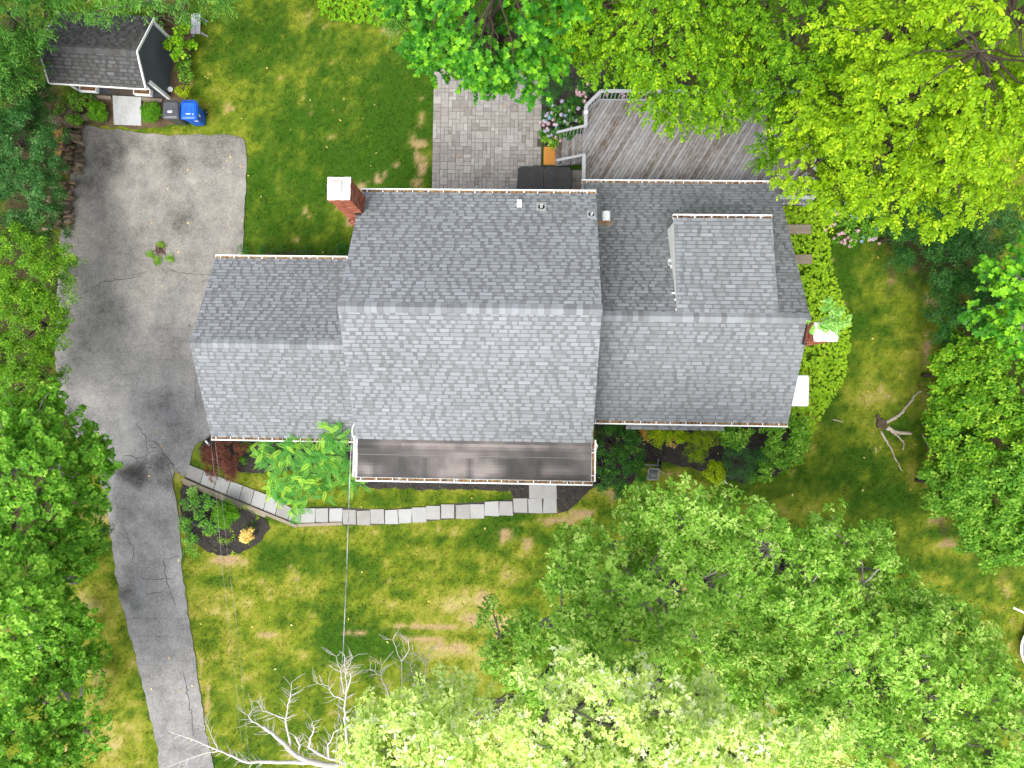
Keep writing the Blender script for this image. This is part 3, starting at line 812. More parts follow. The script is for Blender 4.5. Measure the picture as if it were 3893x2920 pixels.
def gutter(p0, p1, out, parent, spacing=.52, debris=True, tones=(.2, .8), n_h=True):
    """white trough from p0 to p1, out = horizontal unit vector away from the wall; p at the roof edge"""
    p0, p1, out = Vector(p0), Vector(p1), Vector(out)
    d = (p1 - p0); L = d.length; d.normalize()
    g = MB()
    W, H = .13, .11
    def strip(o0, z0, o1, z1, th=.01):
        g.bar(p0 + out * (o0 + o1) / 2 + Vector((0, 0, (z0 + z1) / 2)), p1 + out * (o0 + o1) / 2 + Vector((0, 0, (z0 + z1) / 2)), abs(o1 - o0) if o0 != o1 else th, abs(z1 - z0) if z0 != z1 else th)
    strip(0.0, -H - .02, 0.0, -.02)
    strip(.0, -H - .02, W, -H - .02)
    strip(W, -H - .02, W, -.012, .012)
    strip(W - .03, -.006, W + .016, -.006, .012)
    for q in (p0, p1):
        g.bar(q + Vector((0, 0, -.02 - H / 2)), q + out * W + Vector((0, 0, -.02 - H / 2)), .008, H)
    o = g.build('gutter', M['white'], parent)
    n = max(2, int(L / spacing))
    for i in range(n):
        t = (i + .35 + random.uniform(-.08, .08)) / n
        q = p0 + d * (L * t)
        MB().bar(q + out * .0 + Vector((0, 0, -.004)), q + out * (W - .01) + Vector((0, 0, -.004)), .028, .012, up=(0, 0, 1)).build('hanger', M['white'], o)
    if debris:
        m = MB()
        k = int(L / .05)
        for i in range(k):
            if random.random() < .12: continue
            q = p0 + d * (L * (i + .5) / k)
            m.box(q + out * (.055 + random.uniform(-.012, .012)) + Vector((0, 0, -.05 + random.uniform(-.015, .018))), (random.uniform(.04, .09), random.uniform(.05, .09), .03), rz=random.uniform(0, 3), tone=random.uniform(*tones))
        tag(m.build('leaf_debris', M['litter'], o), None, None, None, 'stuff')
    return o

def gable_block(name, x0, x1, yf, yb, zf, zb, yr, zr, mat, parent):
    """walls with gable ends, a closed block"""
    V = []
    for x in (x0, x1):
        V += [(x, yf, 0), (x, yb, 0), (x, yb, zb), (x, yr, zr), (x, yf, zf)]
    F = [(0, 1, 2, 3, 4), (9, 8, 7, 6, 5), (0, 4, 9, 5), (1, 6, 7, 2), (4, 3, 8, 9), (3, 2, 7, 8)]
    return MB().add(V, F).build(name, mat, parent)

def roof_deck(x0, x1, pts, parent, th=.1, name='roof'):
    """sheathing and white fascia under the shingles: a folded slab through (y, z) pts"""
    V = []
    for x in (x0, x1):
        V += [(x, y, z - .004) for y, z in pts] + [(x, y, z - th) for y, z in pts]
    n = len(pts)
    F = []
    for i in range(n - 1):
        F.append((i, i + 1, 2 * n + i + 1, 2 * n + i))
        F.append((n + i, 3 * n + i, 3 * n + i + 1, n + i + 1))
        F.append((i, n + i, n + i + 1, i + 1)); F.append((2 * n + i, 2 * n + i + 1, 3 * n + i + 1, 3 * n + i))
    F.append((0, 2 * n, 3 * n, n)); F.append((n - 1, 2 * n - 1, 4 * n - 1, 3 * n - 1))
    o = MB().add(V, F).build(name, M['white'], parent)
    return o

# --- main block
MX0, MX1, MYR, MZR, MYB, MYF, MZE = -6.11, 2.09, 2.69, 8.07, 7.02, -1.57, 5.4
gable_block('wall', -5.78, 1.84, -1.3, 6.7, 5.5, 5.52, MYR, 7.88, M['siding'], house)
MB().box((-1.97, -1.95, 2.6), (7.62, 1.3, 5.2)).build('wall', M['siding'], house)
roof_m = roof_deck(MX0, MX1, [(MYF, MZE), (MYR, MZR), (MYB, MZE)], house)
tag(roof_m, 'broad grey shingle roof of the tall middle block')
sl = math.hypot(MYR - MYF, MZR - MZE)
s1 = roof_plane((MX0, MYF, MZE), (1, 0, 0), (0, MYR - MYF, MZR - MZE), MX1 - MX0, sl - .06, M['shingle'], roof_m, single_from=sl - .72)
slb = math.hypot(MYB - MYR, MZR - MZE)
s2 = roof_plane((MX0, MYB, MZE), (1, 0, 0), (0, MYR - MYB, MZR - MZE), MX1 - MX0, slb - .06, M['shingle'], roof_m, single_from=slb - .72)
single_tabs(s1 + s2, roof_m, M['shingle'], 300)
ridge_caps(MX0 - .01, MX1 + .02, MYR, MZR, .627, .618, roof_m, M['shingle'])
gutter((MX0, MYB + .005, MZE + .01), (MX1, MYB + .005, MZE + .01), (0, 1, 0), house)
# --- low porch roof with rubber membrane
mem = MB()
nx, ny = 90, 14
V, F = [], []
for j in range(ny + 1):
    for i in range(nx + 1):
        x = MX0 + .03 + (MX1 - MX0 - .06) * i / nx
        t = j / ny
        y = -1.5 - t * 1.42
        z = 5.375 - t * .09 + (.02 * math.exp(-((t - .3) / .05) ** 2)) + .006 * math.sin(x * 5.1 + t * 3) * math.sin(t * 3.1) - .02 * math.exp(-((t - .97) / .04) ** 2)
        V.append((x, y, z))
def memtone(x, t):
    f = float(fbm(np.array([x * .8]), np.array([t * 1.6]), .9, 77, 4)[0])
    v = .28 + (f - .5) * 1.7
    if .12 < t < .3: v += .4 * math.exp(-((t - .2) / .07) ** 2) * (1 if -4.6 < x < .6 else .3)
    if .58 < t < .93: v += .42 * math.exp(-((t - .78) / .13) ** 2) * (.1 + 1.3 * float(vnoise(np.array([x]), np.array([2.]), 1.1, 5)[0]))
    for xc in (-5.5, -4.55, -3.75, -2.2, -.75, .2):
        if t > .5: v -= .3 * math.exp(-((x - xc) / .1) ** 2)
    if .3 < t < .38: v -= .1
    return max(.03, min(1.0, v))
for j in range(ny):
    for i in range(nx):
        a = j * (nx + 1) + i
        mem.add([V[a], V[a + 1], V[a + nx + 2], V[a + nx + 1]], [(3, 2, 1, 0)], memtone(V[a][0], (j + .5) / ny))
roof_p = roof_deck(MX0 + .02, MX1 - .02, [(-2.93, 5.24), (-1.45, 5.33)], house, .12)
tag(roof_p, 'low black rubber roof strip along the front of the middle block')
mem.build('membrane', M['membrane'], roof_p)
MB().bar((MX0 + .05, -2.13, 5.338), (MX1 - .05, -2.13, 5.338), .012, .008).build('seam', M['greyplastic'], roof_p)
gutter((MX0 - .02, -2.93, 5.32), (MX1 + .02, -2.93, 5.32), (0, -1, 0), house)
gutter((MX0 + .02, -2.93, 5.325), (MX0 + .02, -1.5, 5.345), (-1, 0, 0), house, .5, False)
gutter((MX1 - .02, -2.93, 5.325), (MX1 - .02, -1.5, 5.345), (1, 0, 0), house, .5, True)
# --- garage block on the left
GX0, GX1, GYR, GZR, GYB, GYF, GZE = -12.31, -5.78, 1.70, 4.9, 5.1, -1.75, 3.02
gable_block('wall', -12.05, -5.8, -1.5, 4.85, 3.1, 3.1, GYR, 4.74, M['siding'], house)
roof_g = roof_deck(GX0, GX1, [(GYF, GZE), (GYR, GZR), (GYB, GZE)], house)
tag(roof_g, 'lower grey shingle roof of the garage beside the driveway')
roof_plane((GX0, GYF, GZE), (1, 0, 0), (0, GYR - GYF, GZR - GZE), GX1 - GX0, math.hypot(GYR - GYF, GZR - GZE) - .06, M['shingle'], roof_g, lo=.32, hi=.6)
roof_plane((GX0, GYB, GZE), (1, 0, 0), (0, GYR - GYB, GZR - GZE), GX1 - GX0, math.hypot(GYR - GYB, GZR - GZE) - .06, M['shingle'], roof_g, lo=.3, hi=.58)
ridge_caps(GX0 - .01, GX1 + .02, GYR, GZR, .54, .546, roof_g, M['shingle'])
gutter((GX0, GYB + .005, GZE + .01), (GX1, GYB + .005, GZE + .01), (0, 1, 0), house, tones=(.5, .9))
gutter((GX0, GYF - .005, GZE + .01), (GX1, GYF - .005, GZE + .01), (0, -1, 0), house)
for yy in (.1, 3.3):
    d = MB()
    for k in range(4): d.box((-12.07, yy, .3 + k * .55), (.05, 2.6, .52))
    d.build('garage_door', M['white'], house)
# --- wing on the right, saltbox
WX0, WX1, WYR, WZR, WYB, WZB, WYF, WZF = 1.82, 9.24, 2.74, 6.0, 8.24, 2.62, -.84, 3.98
gable_block('wall', 1.84, 9.05, -.75, 7.9, 4.0, 2.72, WYR, 5.85, M['siding'], house)
roof_w = roof_deck(WX0, WX1, [(WYF, WZF), (WYR, WZR), (WYB, WZB)], house)
tag(roof_w, 'grey shingle roof of the right wing with a long rear slope')
slw = math.hypot(WYR - WYF, WZR - WZF)
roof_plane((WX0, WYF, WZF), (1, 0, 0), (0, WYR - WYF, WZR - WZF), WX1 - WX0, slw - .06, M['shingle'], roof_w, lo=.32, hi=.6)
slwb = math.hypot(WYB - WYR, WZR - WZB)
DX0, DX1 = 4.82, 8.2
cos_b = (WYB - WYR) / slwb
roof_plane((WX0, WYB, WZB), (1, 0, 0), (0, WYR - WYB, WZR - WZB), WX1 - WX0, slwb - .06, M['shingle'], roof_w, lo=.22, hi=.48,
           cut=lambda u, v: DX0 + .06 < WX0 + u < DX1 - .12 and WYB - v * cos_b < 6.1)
ridge_caps(WX0, WX1 + .02, WYR, WZR, .546, .61, roof_w, M['shingle'], .185)
gutter((WX0 - .05, WYB + .005, WZB + .01), (WX1, WYB + .005, WZB + .01), (0, 1, 0), house)
gutter((MX1 - .0, WYF - .005, WZF + .01), (WX1, WYF - .005, WZF + .01), (0, -1, 0), house)
# --- shed dormer on the rear slope
DYE, DZE, DYT, DZT = 6.26, 5.2, 2.9, 5.96
zr_at = lambda y: WZR - (WZR - WZB) * (y - WYR) / (WYB - WYR)
dorm = MB()
V = []
for x in (DX0 + .015, DX1 - .15):
    V += [(x, 6.15, zr_at(6.15) - .05), (x, 6.15, DZE - .02), (x, DYT, DZT - .12), (x, DYT, DZT - .3)]
dorm.add(V, [(0, 1, 2, 3), (7, 6, 5, 4), (0, 4, 5, 1), (1, 5, 6, 2)])
dw = dorm.build('dormer_wall', M['white'], house)
roof_d = roof_deck(DX0, DX1, [(DYT, DZT + .0), (DYE, DZE)], house, .12)
tag(roof_d, 'low pitched shingle roof of the rear dormer')
roof_plane((DX0, DYE, DZE), (1, 0, 0), (0, DYT - DYE, DZT - DZE), DX1 - DX0, math.hypot(DYT - DYE, DZT - DZE), M['shingle'], roof_d, lo=.34, hi=.62)
gutter((DX0 - .03, DYE + .005, DZE + .01), (DX1, DYE + .005, DZE + .01), (0, 1, 0), house, .56, True, (0.0, .3))
def window(x0, x1, z0, z1, y, sgn, parent, axis='y'):
    w = MB()
    if axis == 'y':
        w.box(((x0 + x1) / 2, y, z1), (x1 - x0 + .16, .07, .09)); w.box(((x0 + x1) / 2, y, z0), (x1 - x0 + .2, .1, .09))
        for x in (x0, x1, (x0 + x1) / 2): w.box((x, y, (z0 + z1) / 2), (.08 if x != (x0 + x1) / 2 else .04, .06, z1 - z0 - .095))
    o = w.build('window', M['white'], parent)
    MB().box(((x0 + x1) / 2, y - sgn * .02, (z0 + z1) / 2), (x1 - x0 - .01, .02, z1 - z0 - .02)).build('pane', M['glass'], o)
window(5.2, 6.1, 4.25, 5.0, 6.2, 1, house)
window(6.7, 7.6, 4.25, 5.0, 6.2, 1, house)
for x in (-5.0, -3.4, -1.6, .2): window(x, x + .9, 3.5, 4.8, -2.64, -1, house)
for x in (-5.0, -3.4): window(x, x + .9, .9, 2.2, -2.64, -1, house)
for x in (-5.0, -2.8, -.4): window(x, x + .9, 3.4, 4.7, 6.74, 1, house)
for x in (-10.5, -8.5): window(x, x + .8, 1.1, 2.2, 4.9, 1, house)
d = MB().box((.75, -2.63, 1.1), (1.0, .08, 2.1)).build('door', M['shed_wall'], house)
MB().lathe((1.1, -2.7, 1.05), [(.0, -.03), (.03, -.02), (.03, .02), (.0, .03)], 8).build('handle', M['metal'], d)
# --- shallow bay roof under the front eave of the wing
by = MB()
by.add([(3.7, -.74, 2.85), (7.2, -.74, 2.85), (7.3, -1.2, 2.62), (3.6, -1.2, 2.62), (3.7, -.74, 2.5), (7.2, -.74, 2.5), (7.3, -1.2, 2.52), (3.6, -1.2, 2.52)],
       [(0, 3, 2, 1), (3, 7, 6, 2), (0, 4, 7, 3), (1, 2, 6, 5), (4, 5, 6, 7)])
roof_b = by.build('bay_roof', M['white'], house)
roof_plane((3.6, -1.2, 2.64), (1, 0, 0), (0, .46, .23), 3.7, .5, M['shingle'], roof_b)
MB().box((5.45, -.93, 1.5), (3.3, .4, 2.0)).build('bay_wall', M['siding'], house)
# --- chimneys
def chimney(x0, x1, y0, y1, z1, step_z, parent, cover, label):
    """brick stack on the gable wall; below step_z it is wider"""
    core = MB().box(((x0 + x1) / 2, (y0 + y1) / 2, z1 / 2), (x1 - x0 - .03, y1 - y0 - .03, z1 - .01))
    o = core.build('chimney', M['mortar'], parent)
    tag(o, label)
    b = MB()
    z, k = 0, 0
    while z < z1 - .03:
        e = .06 if z < step_z else 0.0
        if z > z1 - .3: e = .035
        X0, X1, Y0, Y1 = x0 - e, x1 + (e if z > z1 - .3 else 0), y0 - e, y1 + e
        off = .105 if k % 2 else 0
        for (ax, a0, a1, fixed, out) in (('x', X0, X1, Y0, -1), ('x', X0, X1, Y1, 1), ('y', Y0, Y1, X0, -1), ('y', Y0, Y1, X1, 1)):
            u = a0 - off
            while u < a1:
                p, q = max(u, a0), min(u + .2, a1)
                if q - p > .03:
                    t = random.choice((.25, .35, .42, .5, .5, .55, .62, .7, .05)) if random.random() > .03 else .95
                    c = (p + q) / 2
                    pr = random.uniform(0, .006)
                    if ax == 'x': b.box((c, fixed - out * .035 + out * pr, z + .032), (q - p - .01, .07, .062), tone=t)
                    else: b.box((fixed - out * .035 + out * pr, c, z + .032), (.07, q - p - .01, .062), tone=t)
                u += .21
        z += .075
        k += 1
    tag(b.build('bricks', M['brick'], o), None, None, None, 'stuff')
    n = 24
    pts = []
    for i in range(n):
        a = 2 * math.pi * i / n
        cx, cy = math.cos(a), math.sin(a)
        s = 1 / max(abs(cx), abs(cy))
        pts.append(((x0 + x1) / 2 + cx * s * ((x1 - x0) / 2 + .025) + random.gauss(0, .006), (y0 + y1) / 2 + cy * s * ((y1 - y0) / 2 + .025) + random.gauss(0, .006)))
    MB().prism(pts, z1 - .02, z1 + .05, .5, .02).build('crown_cap', M['crown'], o)
    return o
ch1 = chimney(-6.58, -5.9, 6.14, 6.81, 7.72, 5.0, house, True, 'tall brick chimney with a white mortar top and metal cover')
cx, cy, cz = -6.3, 6.52, 7.77
w = .17
MB().add([(cx - w, cy - .2, cz), (cx + w, cy - .2, cz), (cx + w, cy + .2, cz), (cx - w, cy + .2, cz), (cx - w, cy - .2, cz + .1), (cx + w, cy - .2, cz + .1), (cx + w, cy + .2, cz + .1), (cx - w, cy + .2, cz + .1),
          (cx - .03, cy - .07, cz + .2), (cx + .03, cy - .07, cz + .2), (cx + .03, cy + .06, cz + .2), (cx - .03, cy + .06, cz + .2)],
         [(0, 1, 5, 4), (1, 2, 6, 5), (2, 3, 7, 6), (3, 0, 4, 7), (4, 5, 9, 8), (5, 6, 10, 9), (6, 7, 11, 10), (7, 4, 8, 11), (8, 9, 10, 11)]).build('flue_cover', M['capmetal'], ch1)
ch2 = chimney(9.15, 9.86, 1.95, 2.52, 6.6, 3.0, house, False, 'short brick chimney with a broken white mortar top')
# two broken bits of the mortar top
MB().prism([(9.17, 1.98), (9.3, 1.98), (9.3, 2.16), (9.17, 2.17)], 6.65, 6.685, .5, .01).build('mortar_lump', M['crown'], ch2)
MB().prism([(9.35, 1.97), (9.84, 1.97), (9.84, 2.3), (9.5, 2.34), (9.36, 2.2)], 6.65, 6.68, .5, .015).build('mortar_lump', M['crown'], ch2)
# flashing where the stacks meet the roof edges
zf = lambda y: MZR - (MZR - MZE) * (y - MYR) / (MYB - MYR)
MB().bar((-6.0, 6.1, zf(6.1) + .06), (-6.0, 6.84, zf(6.84) + .06), .12, .1).build('flashing', M['black'], house)
MB().bar((-6.14, 6.1, zf(6.1) + .05), (-5.96, 6.1, zf(6.1) + .06), .06, .06).build('flashing', M['black'], house)
zg = lambda y: WZR - (WZR - WZF) * (WYR - y) / (WYR - WYF)
MB().bar((9.19, 1.9, zg(1.9) + .07), (9.19, 2.6, zg(2.6) + .07), .12, .1).build('flashing', M['black'], house)
# --- roof vents
def on_plane(px, py, zfun):
    h = 5.0
    for _ in range(12):
        p = at(px, py, h); h = zfun(p.y)
    return at(px, py, h)
v = on_plane(1975, 778, zf)
o = MB().box((v.x, v.y, v.z + .09), (.17, .26, .16), taper=.94).build('roof_vent', M['tank'], house)
MB().box((v.x, v.y, v.z + .02), (.36, .18, .015), M=Matrix.Rotation(math.atan(-.615), 3, 'X')).build('base_plate', M['metal'], o)
for px, py, s in ((2058, 790, 1.0), (2248, 819, .85)):
    v = on_plane(px, py, zf)
    o = MB().lathe((v.x, v.y, v.z), [(.05 * s, -.1), (.05 * s, .36 * s), (.038 * s, .36 * s), (.038 * s, .2)], 12).build('vent_pipe', M['metal'], house, True)
    MB().lathe((v.x, v.y, v.z + .0), [(.14 * s, -.05), (.13 * s, .03), (.07 * s, .11), (.052 * s, .11)], 14, M=Matrix.Rotation(math.atan(-.615), 3, 'X')).build('boot', M['black'], o, True)
    MB().box((v.x, v.y + .04, v.z + .02), (.34 * s, .4 * s, .012), M=Matrix.Rotation(math.atan(-.615), 3, 'X'), tone=.7).build('base_plate', M['metal'], o)
v = on_plane(2304, 824, zr_at)
pts = [(-.15, 0)] + [(.15 * math.cos(math.pi - a * math.pi / 8) , .08 + .15 * math.sin(a * math.pi / 8)) for a in range(9)] + [(.15, 0)]
hv = MB()
n = len(pts)
Vv = [(v.x + p[0], v.y - .19, v.z + .02 + p[1]) for p in pts] + [(v.x + p[0], v.y + .17, v.z - .03 + p[1]) for p in pts]
hv.add(Vv, [tuple(range(n)), tuple(reversed(range(n, 2 * n)))] + [(i, n + i, n + (i + 1) % n, (i + 1) % n) for i in range(n)])
o = hv.build('hood_vent', M['tank'], house)
dm = MB()
for i in range(90):
    x, y = v.x + random.gauss(-.02, .16), v.y - .27 + random.gauss(0, .05)
    dm.box((x, y, zr_at(y) + .03), (random.uniform(.02, .06), random.uniform(.02, .05), .012), rz=random.uniform(0, 3), tone=random.uniform(.4, .9))
tag(dm.build('leaf_debris', M['litter'], o), None, None, None, 'stuff')
# white floodlight under the garage peak, service mast and bits at the front corner
f = at(723, 1338, 4.2)
o = MB().box((-12.3, f.y + .1, 4.2), (.1, .12, .12)).build('floodlight', M['tank'], house)
for s in (-.12, .1): MB().lathe((-12.42, f.y + s, 4.16), [(.03, -.05), (.06, .05), (.05, .07)], 10, M=Matrix.Rotation(1.2, 3, 'Y')).build('lamp_head', M['tank'], o, True)
c = at(1342, 1597, 5.55)
o = MB().box((-6.12, c.y, 5.45), (.09, .12, .12)).build('service_bracket', M['tank'], house)
P = [(-6.14, c.y - .06, 5.45), (-6.26, c.y - .25, 5.35), (-6.3, c.y - .45, 5.25), (-6.24, c.y - .7, 5.2), (-6.2, c.y - .8, 5.2)]
MB().tube(P, .022, 8).build('service_conduit', M['tank'], o, True)
# downspout elbow by the porch corner on the right
MB().tube([(2.2, -1.62, 5.32), (2.26, -1.7, 5.2), (2.22, -1.95, 4.9), (2.0, -2.3, 4.6)], .04, 8).build('downspout', M['white'], house, True)

# ================================================================ deck
deck = thing('deck', 'weathered grey wooden deck behind the wing with railing and steps', 'deck', (6.5, 10, 0))
DH = .82
DECK = [(1.88, 7.95), (11.02, 7.95), (11.02, 12.24), (2.5, 12.24), (1.88, 11.78)]
def clip(poly, n, d, keep_less):
    out = []
    m = len(poly)
    for i in range(m):
        a, b = poly[i], poly[(i + 1) % m]
        fa, fb = a[0] * n[0] + a[1] * n[1] - d, b[0] * n[0] + b[1] * n[1] - d
        if not keep_less: fa, fb = -fa, -fb
        if fa <= 0: out.append(a)
        if (fa < 0 < fb) or (fb < 0 < fa):
            t = fa / (fa - fb)
            out.append((a[0] + (b[0] - a[0]) * t, a[1] + (b[1] - a[1]) * t))
    return out
ang = R(59)
nn = (math.sin(ang), -math.cos(ang))
ds = [p[0] * nn[0] + p[1] * nn[1] for p in DECK]
t = min(ds)
while t < max(ds):
    w = .138
    p = clip(clip(DECK, nn, t + .008, False), nn, t + w - .008, True)
    if len(p) >= 3:
        MB().prism(p, DH - .03, DH + random.uniform(-.003, .003), random.gauss(.6, .11)).build('board', M['deckwood'], deck)
    t += w
MB().prism([(p[0] + (.03 if p[0] < 5 else -.03), p[1] + (.02 if p[1] < 9 else -.03)) for p in DECK], DH - .2, DH - .035).build('joist_frame', M['bark_dark'], deck)
for x, y in ((2.3, 8.2), (6.5, 12.0), (10.9, 12.0), (10.9, 8.2), (2.9, 12.0), (2.3, 11.5)):
    MB().box((x, y, .31), (.1, .1, .62)).build('post', M['greywood'], deck)
def railing(pts, caps=(), z0=DH, z1=DH + .93):
    for i in range(len(pts) - 1):
        a, b = Vector((*pts[i], 0)), Vector((*pts[i + 1], 0))
        d = (b - a).normalized()
        MB().bar((a.x, a.y, z1 + .002 * i), (b.x, b.y, z1 + .002 * i), .135, .035, .6).build('rail', M['greywood'], deck)
        MB().bar((a.x, a.y, z0 + .1), (b.x, b.y, z0 + .1), .04, .07, .5).build('rail', M['greywood'], deck)
        n = max(2, int((b - a).length / .155))
        for k in range(1, n):
            q = a.lerp(b, k / n)
            MB().box((q.x, q.y, (z0 + z1) / 2), (.032, .032, z1 - z0 - .05), math.atan2(d.y, d.x), .55).build('baluster', M['greywood'], deck)
    for p in pts:
        MB().box((p[0], p[1], (z0 + z1) / 2 - .12), (.085, .085, z1 - z0 + .2), 0, .5).build('post', M['greywood'], deck)
railing([(1.9, 7.99), (1.9, 9.66)])
railing([(1.95, 10.8), (1.95, 11.6), (2.54, 12.2), (5.5, 12.2), (8.3, 12.2), (10.98, 12.2), (10.98, 10.1), (10.98, 7.99), (9.2, 7.99)])
for x, y in ((1.95, 11.3), (9.55, 7.99), (10.6, 9.6)):
    MB().lathe((x, y, DH + .95), [(.045, 0), (.05, .06), (.085, .09), (.09, .13), (.06, .17), (.0, .18)], 14).build('post_lamp', M['tank'], deck, True)
for k in range(4):
    x1 = 1.88 - k * .27
    for q in (0, 1):
        MB().box((x1 - .07 - q * .139, 10.28, DH - .16 - k * .165), (.132, 1.2, .035), 0, random.gauss(.55, .1)).build('tread', M['deckwood'], deck)
for y in (9.72, 10.84):
    MB().bar((1.86, y, DH - .26), (.85, y, .06), .04, .2).build('stringer', M['greywood'], deck)
for y in (9.66, 10.82):
    a, b = Vector((1.93, y, DH + .9)), Vector((.82, y, .98))
    MB().bar(a, b, .1, .035, .6).build('rail', M['greywood'], deck)
    for k in range(1, 8):
        q = a.lerp(b, k / 8)
        MB().box((q.x, q.y, q.z - .42), (.032, .032, .8), 0, .55).build('baluster', M['greywood'], deck)

# ================================================================ hot tub, its steps, mat
tub = thing('hot_tub', 'square hot tub under a folded charcoal vinyl cover', 'hot tub', (.35, 8.3, 0))
def rrect(x0, x1, y0, y1, r, n=6):
    out = []
    for cx_, cy_, a0 in ((x1 - r, y1 - r, 0), (x0 + r, y1 - r, 90), (x0 + r, y0 + r, 180), (x1 - r, y0 + r, 270)):
        for k in range(n + 1):
            a = R(a0 + 90 * k / n)
            out.append((cx_ + r * math.cos(a), cy_ + r * math.sin(a)))
    return out
MB().prism(rrect(-.68, 1.38, 7.3, 9.36, .15), .03, .82).build('shell', M['timber'], tub)
def half(side):
    pts = rrect(-.75, 1.45, 7.24, 9.43, .17)
    return [(min(p[0], .33), p[1]) for p in pts] if side < 0 else [(max(p[0], .37), p[1]) for p in pts]
for s in (-1, 1):
    p = [q for i, q in enumerate(half(s)) if i == 0 or (abs(q[0] - half(s)[i - 1][0]) + abs(q[1] - half(s)[i - 1][1])) > 1e-4]
    MB().prism(p, .82, .94, .5, .035).build('cover', M['spacover'], tub)
MB().bar((-.1, 9.5, .8), (1.2, 9.5, .8), .02, .02).build('cover_lifter', M['darkmetal'], tub)
for x in (-.1, 1.2): MB().bar((x, 9.5, .8), (x, 9.36, .5), .02, .02).build('cover_lifter', M['darkmetal'], tub)
st = thing('spa_steps', 'grey curved plastic steps beside the hot tub', 'steps', (-1.05, 8.4, 0))
for k, (x0, x1, z) in enumerate(((-1.1, -.8, .42), (-1.38, -1.1, .21))):
    pts = [(x1, 7.9), (x1, 8.8), (x1 - .04, 8.84)] + [(x0 + .06 * math.sin(a) * 1.0, 8.84 - a * .31) for a in (0, .6, 1.2, 1.8, 2.4, 3.0)]
    o = MB().prism(pts, .03, z, .55, .02).build('step', M['greyplastic'], st)
    for i in range(7): MB().box(((x0 + x1) / 2 + .02, 8.0 + i * .11, z + .004), (.02, .06, .008), .1, .05).build('grip_slot', M['greyplastic'], o)
o = MB().prism([(.31, 9.78), (.8, 9.78), (.8, 10.55), (.31, 10.55)], .036, .05).build('door_mat', M['coir'])
tag(o, 'orange brown coir mat at the foot of the deck steps', 'mat')

# ================================================================ garden shed
shed = thing('garden_shed', 'charcoal garden shed with dark shingle roof and white trim', 'shed', (-17.4, 13.3, 0))
sa = R(3.3)
S0 = Vector((-15.79, 12.15, 0)); SU = Vector((-math.cos(sa), math.sin(sa), 0)); SV = Vector((math.sin(sa), math.cos(sa), 0))
def S(u, v, z): return S0 + SU * u + SV * v + Vector((0, 0, z))
SL, SE, SR, SB = 3.97, 2.0, 2.8, 1.8
VR, VB = 1.1, 2.99
wl_ = MB()
P = []
for u in (.1, SL - .12):
    P += [S(u, .42, 0), S(u, 2.85, 0), S(u, 2.85, SB - .06), S(u, VR, SR - .12), S(u, .42, SE + .16)]
wl_.add(P, [(4, 3, 2, 1, 0), (5, 6, 7, 8, 9), (0, 5, 9, 4), (1, 2, 7, 6), (4, 9, 8, 3), (3, 8, 7, 2)])
wl_.build('wall', M['shed_wall'], shed)
rf = MB()
P = []
for u in (0, SL):
    P += [S(u, 0, SE - .01), S(u, VR, SR - .01), S(u, VB, SB - .01), S(u, 0, SE - .1), S(u, VR, SR - .1), S(u, VB, SB - .1)]
rf.add(P, [(0, 6, 7, 1), (1, 7, 8, 2), (3, 4, 10, 9), (4, 5, 11, 10), (0, 1, 4, 3), (1, 2, 5, 4), (6, 9, 10, 7), (7, 10, 11, 8), (0, 3, 9, 6), (2, 8, 11, 5)])
rs = rf.build('roof', M['white'], shed)
f1 = roof_plane(S(.04, 0, SE), SU, S(0, VR, SR) - S(0, 0, SE), SL - .06, (S(0, VR, SR) - S(0, 0, SE)).length - .03, M['shed_shingle'], rs, single_from=-1, lo=.35, hi=.62)
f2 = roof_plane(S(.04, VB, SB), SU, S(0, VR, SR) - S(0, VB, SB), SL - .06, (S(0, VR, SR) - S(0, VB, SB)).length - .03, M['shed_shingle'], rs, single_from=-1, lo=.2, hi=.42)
for k in range(20):
    a_, b_ = S(k * SL / 20, VR, SR + .03), S((k + 1) * SL / 20 + .03, VR, SR + .035)
    m = MB(); wv = SV * .15
    P_ = [a_ - wv - Vector((0, 0, .11)), a_, a_ + wv - Vector((0, 0, .085)), b_ - wv - Vector((0, 0, .11)), b_, b_ + wv - Vector((0, 0, .085))]
    m.add(P_ + [q - Vector((0, 0, .015)) for q in P_], [(0, 1, 4, 3), (1, 2, 5, 4), (0, 3, 9, 6), (2, 8, 11, 5)], random.uniform(.35, .7)); m.build('ridge_shingle', M['shed_shingle'], rs)
keep = f1[:]
random.shuffle(f2)
single_tabs(keep + f2[:60], rs, M['shed_shingle'], 240)
single_tabs(f2[60:], rs, M['shed_shingle'], 0)
for a, b in ((S(-.03, -.02, SE - .02), S(-.03, VR, SR - .0)), (S(-.03, VR, SR - .0), S(-.03, VB + .02, SB - .02)), (S(SL + .01, -.02, SE - .03), S(SL + .01, VR, SR - .03)), (S(SL + .01, VR, SR - .03), S(SL + .01, VB, SB - .03))):
    MB().bar(a, b, .04, .09).build('rake_board', M['white'], shed)
MB().bar(S(0, -.03, SE - .05), S(SL, -.03, SE - .05), .03, .1).build('fascia_board', M['white'], shed)
for u, v in ((.09, .43), (.09, 2.84), (SL - .11, .43), (SL - .11, 2.84)):
    MB().box(S(u, v, .8), (.12, .12, 1.6), -sa).build('corner_board', M['white'], shed)
for k in (0, 1):
    d = MB()
    for i in range(4): d.bar(S(1.25 + k * .62 + i * .152, .4, .05), S(1.25 + k * .62 + i * .152, .4, 1.78), .148, .04, up=SV)
    o = d.build('door', M['bark_dark'], shed)
    MB().box(S(1.8 + k * .1, .37, .95), (.03, .04, .14), -sa).build('handle', M['darkmetal'], o)
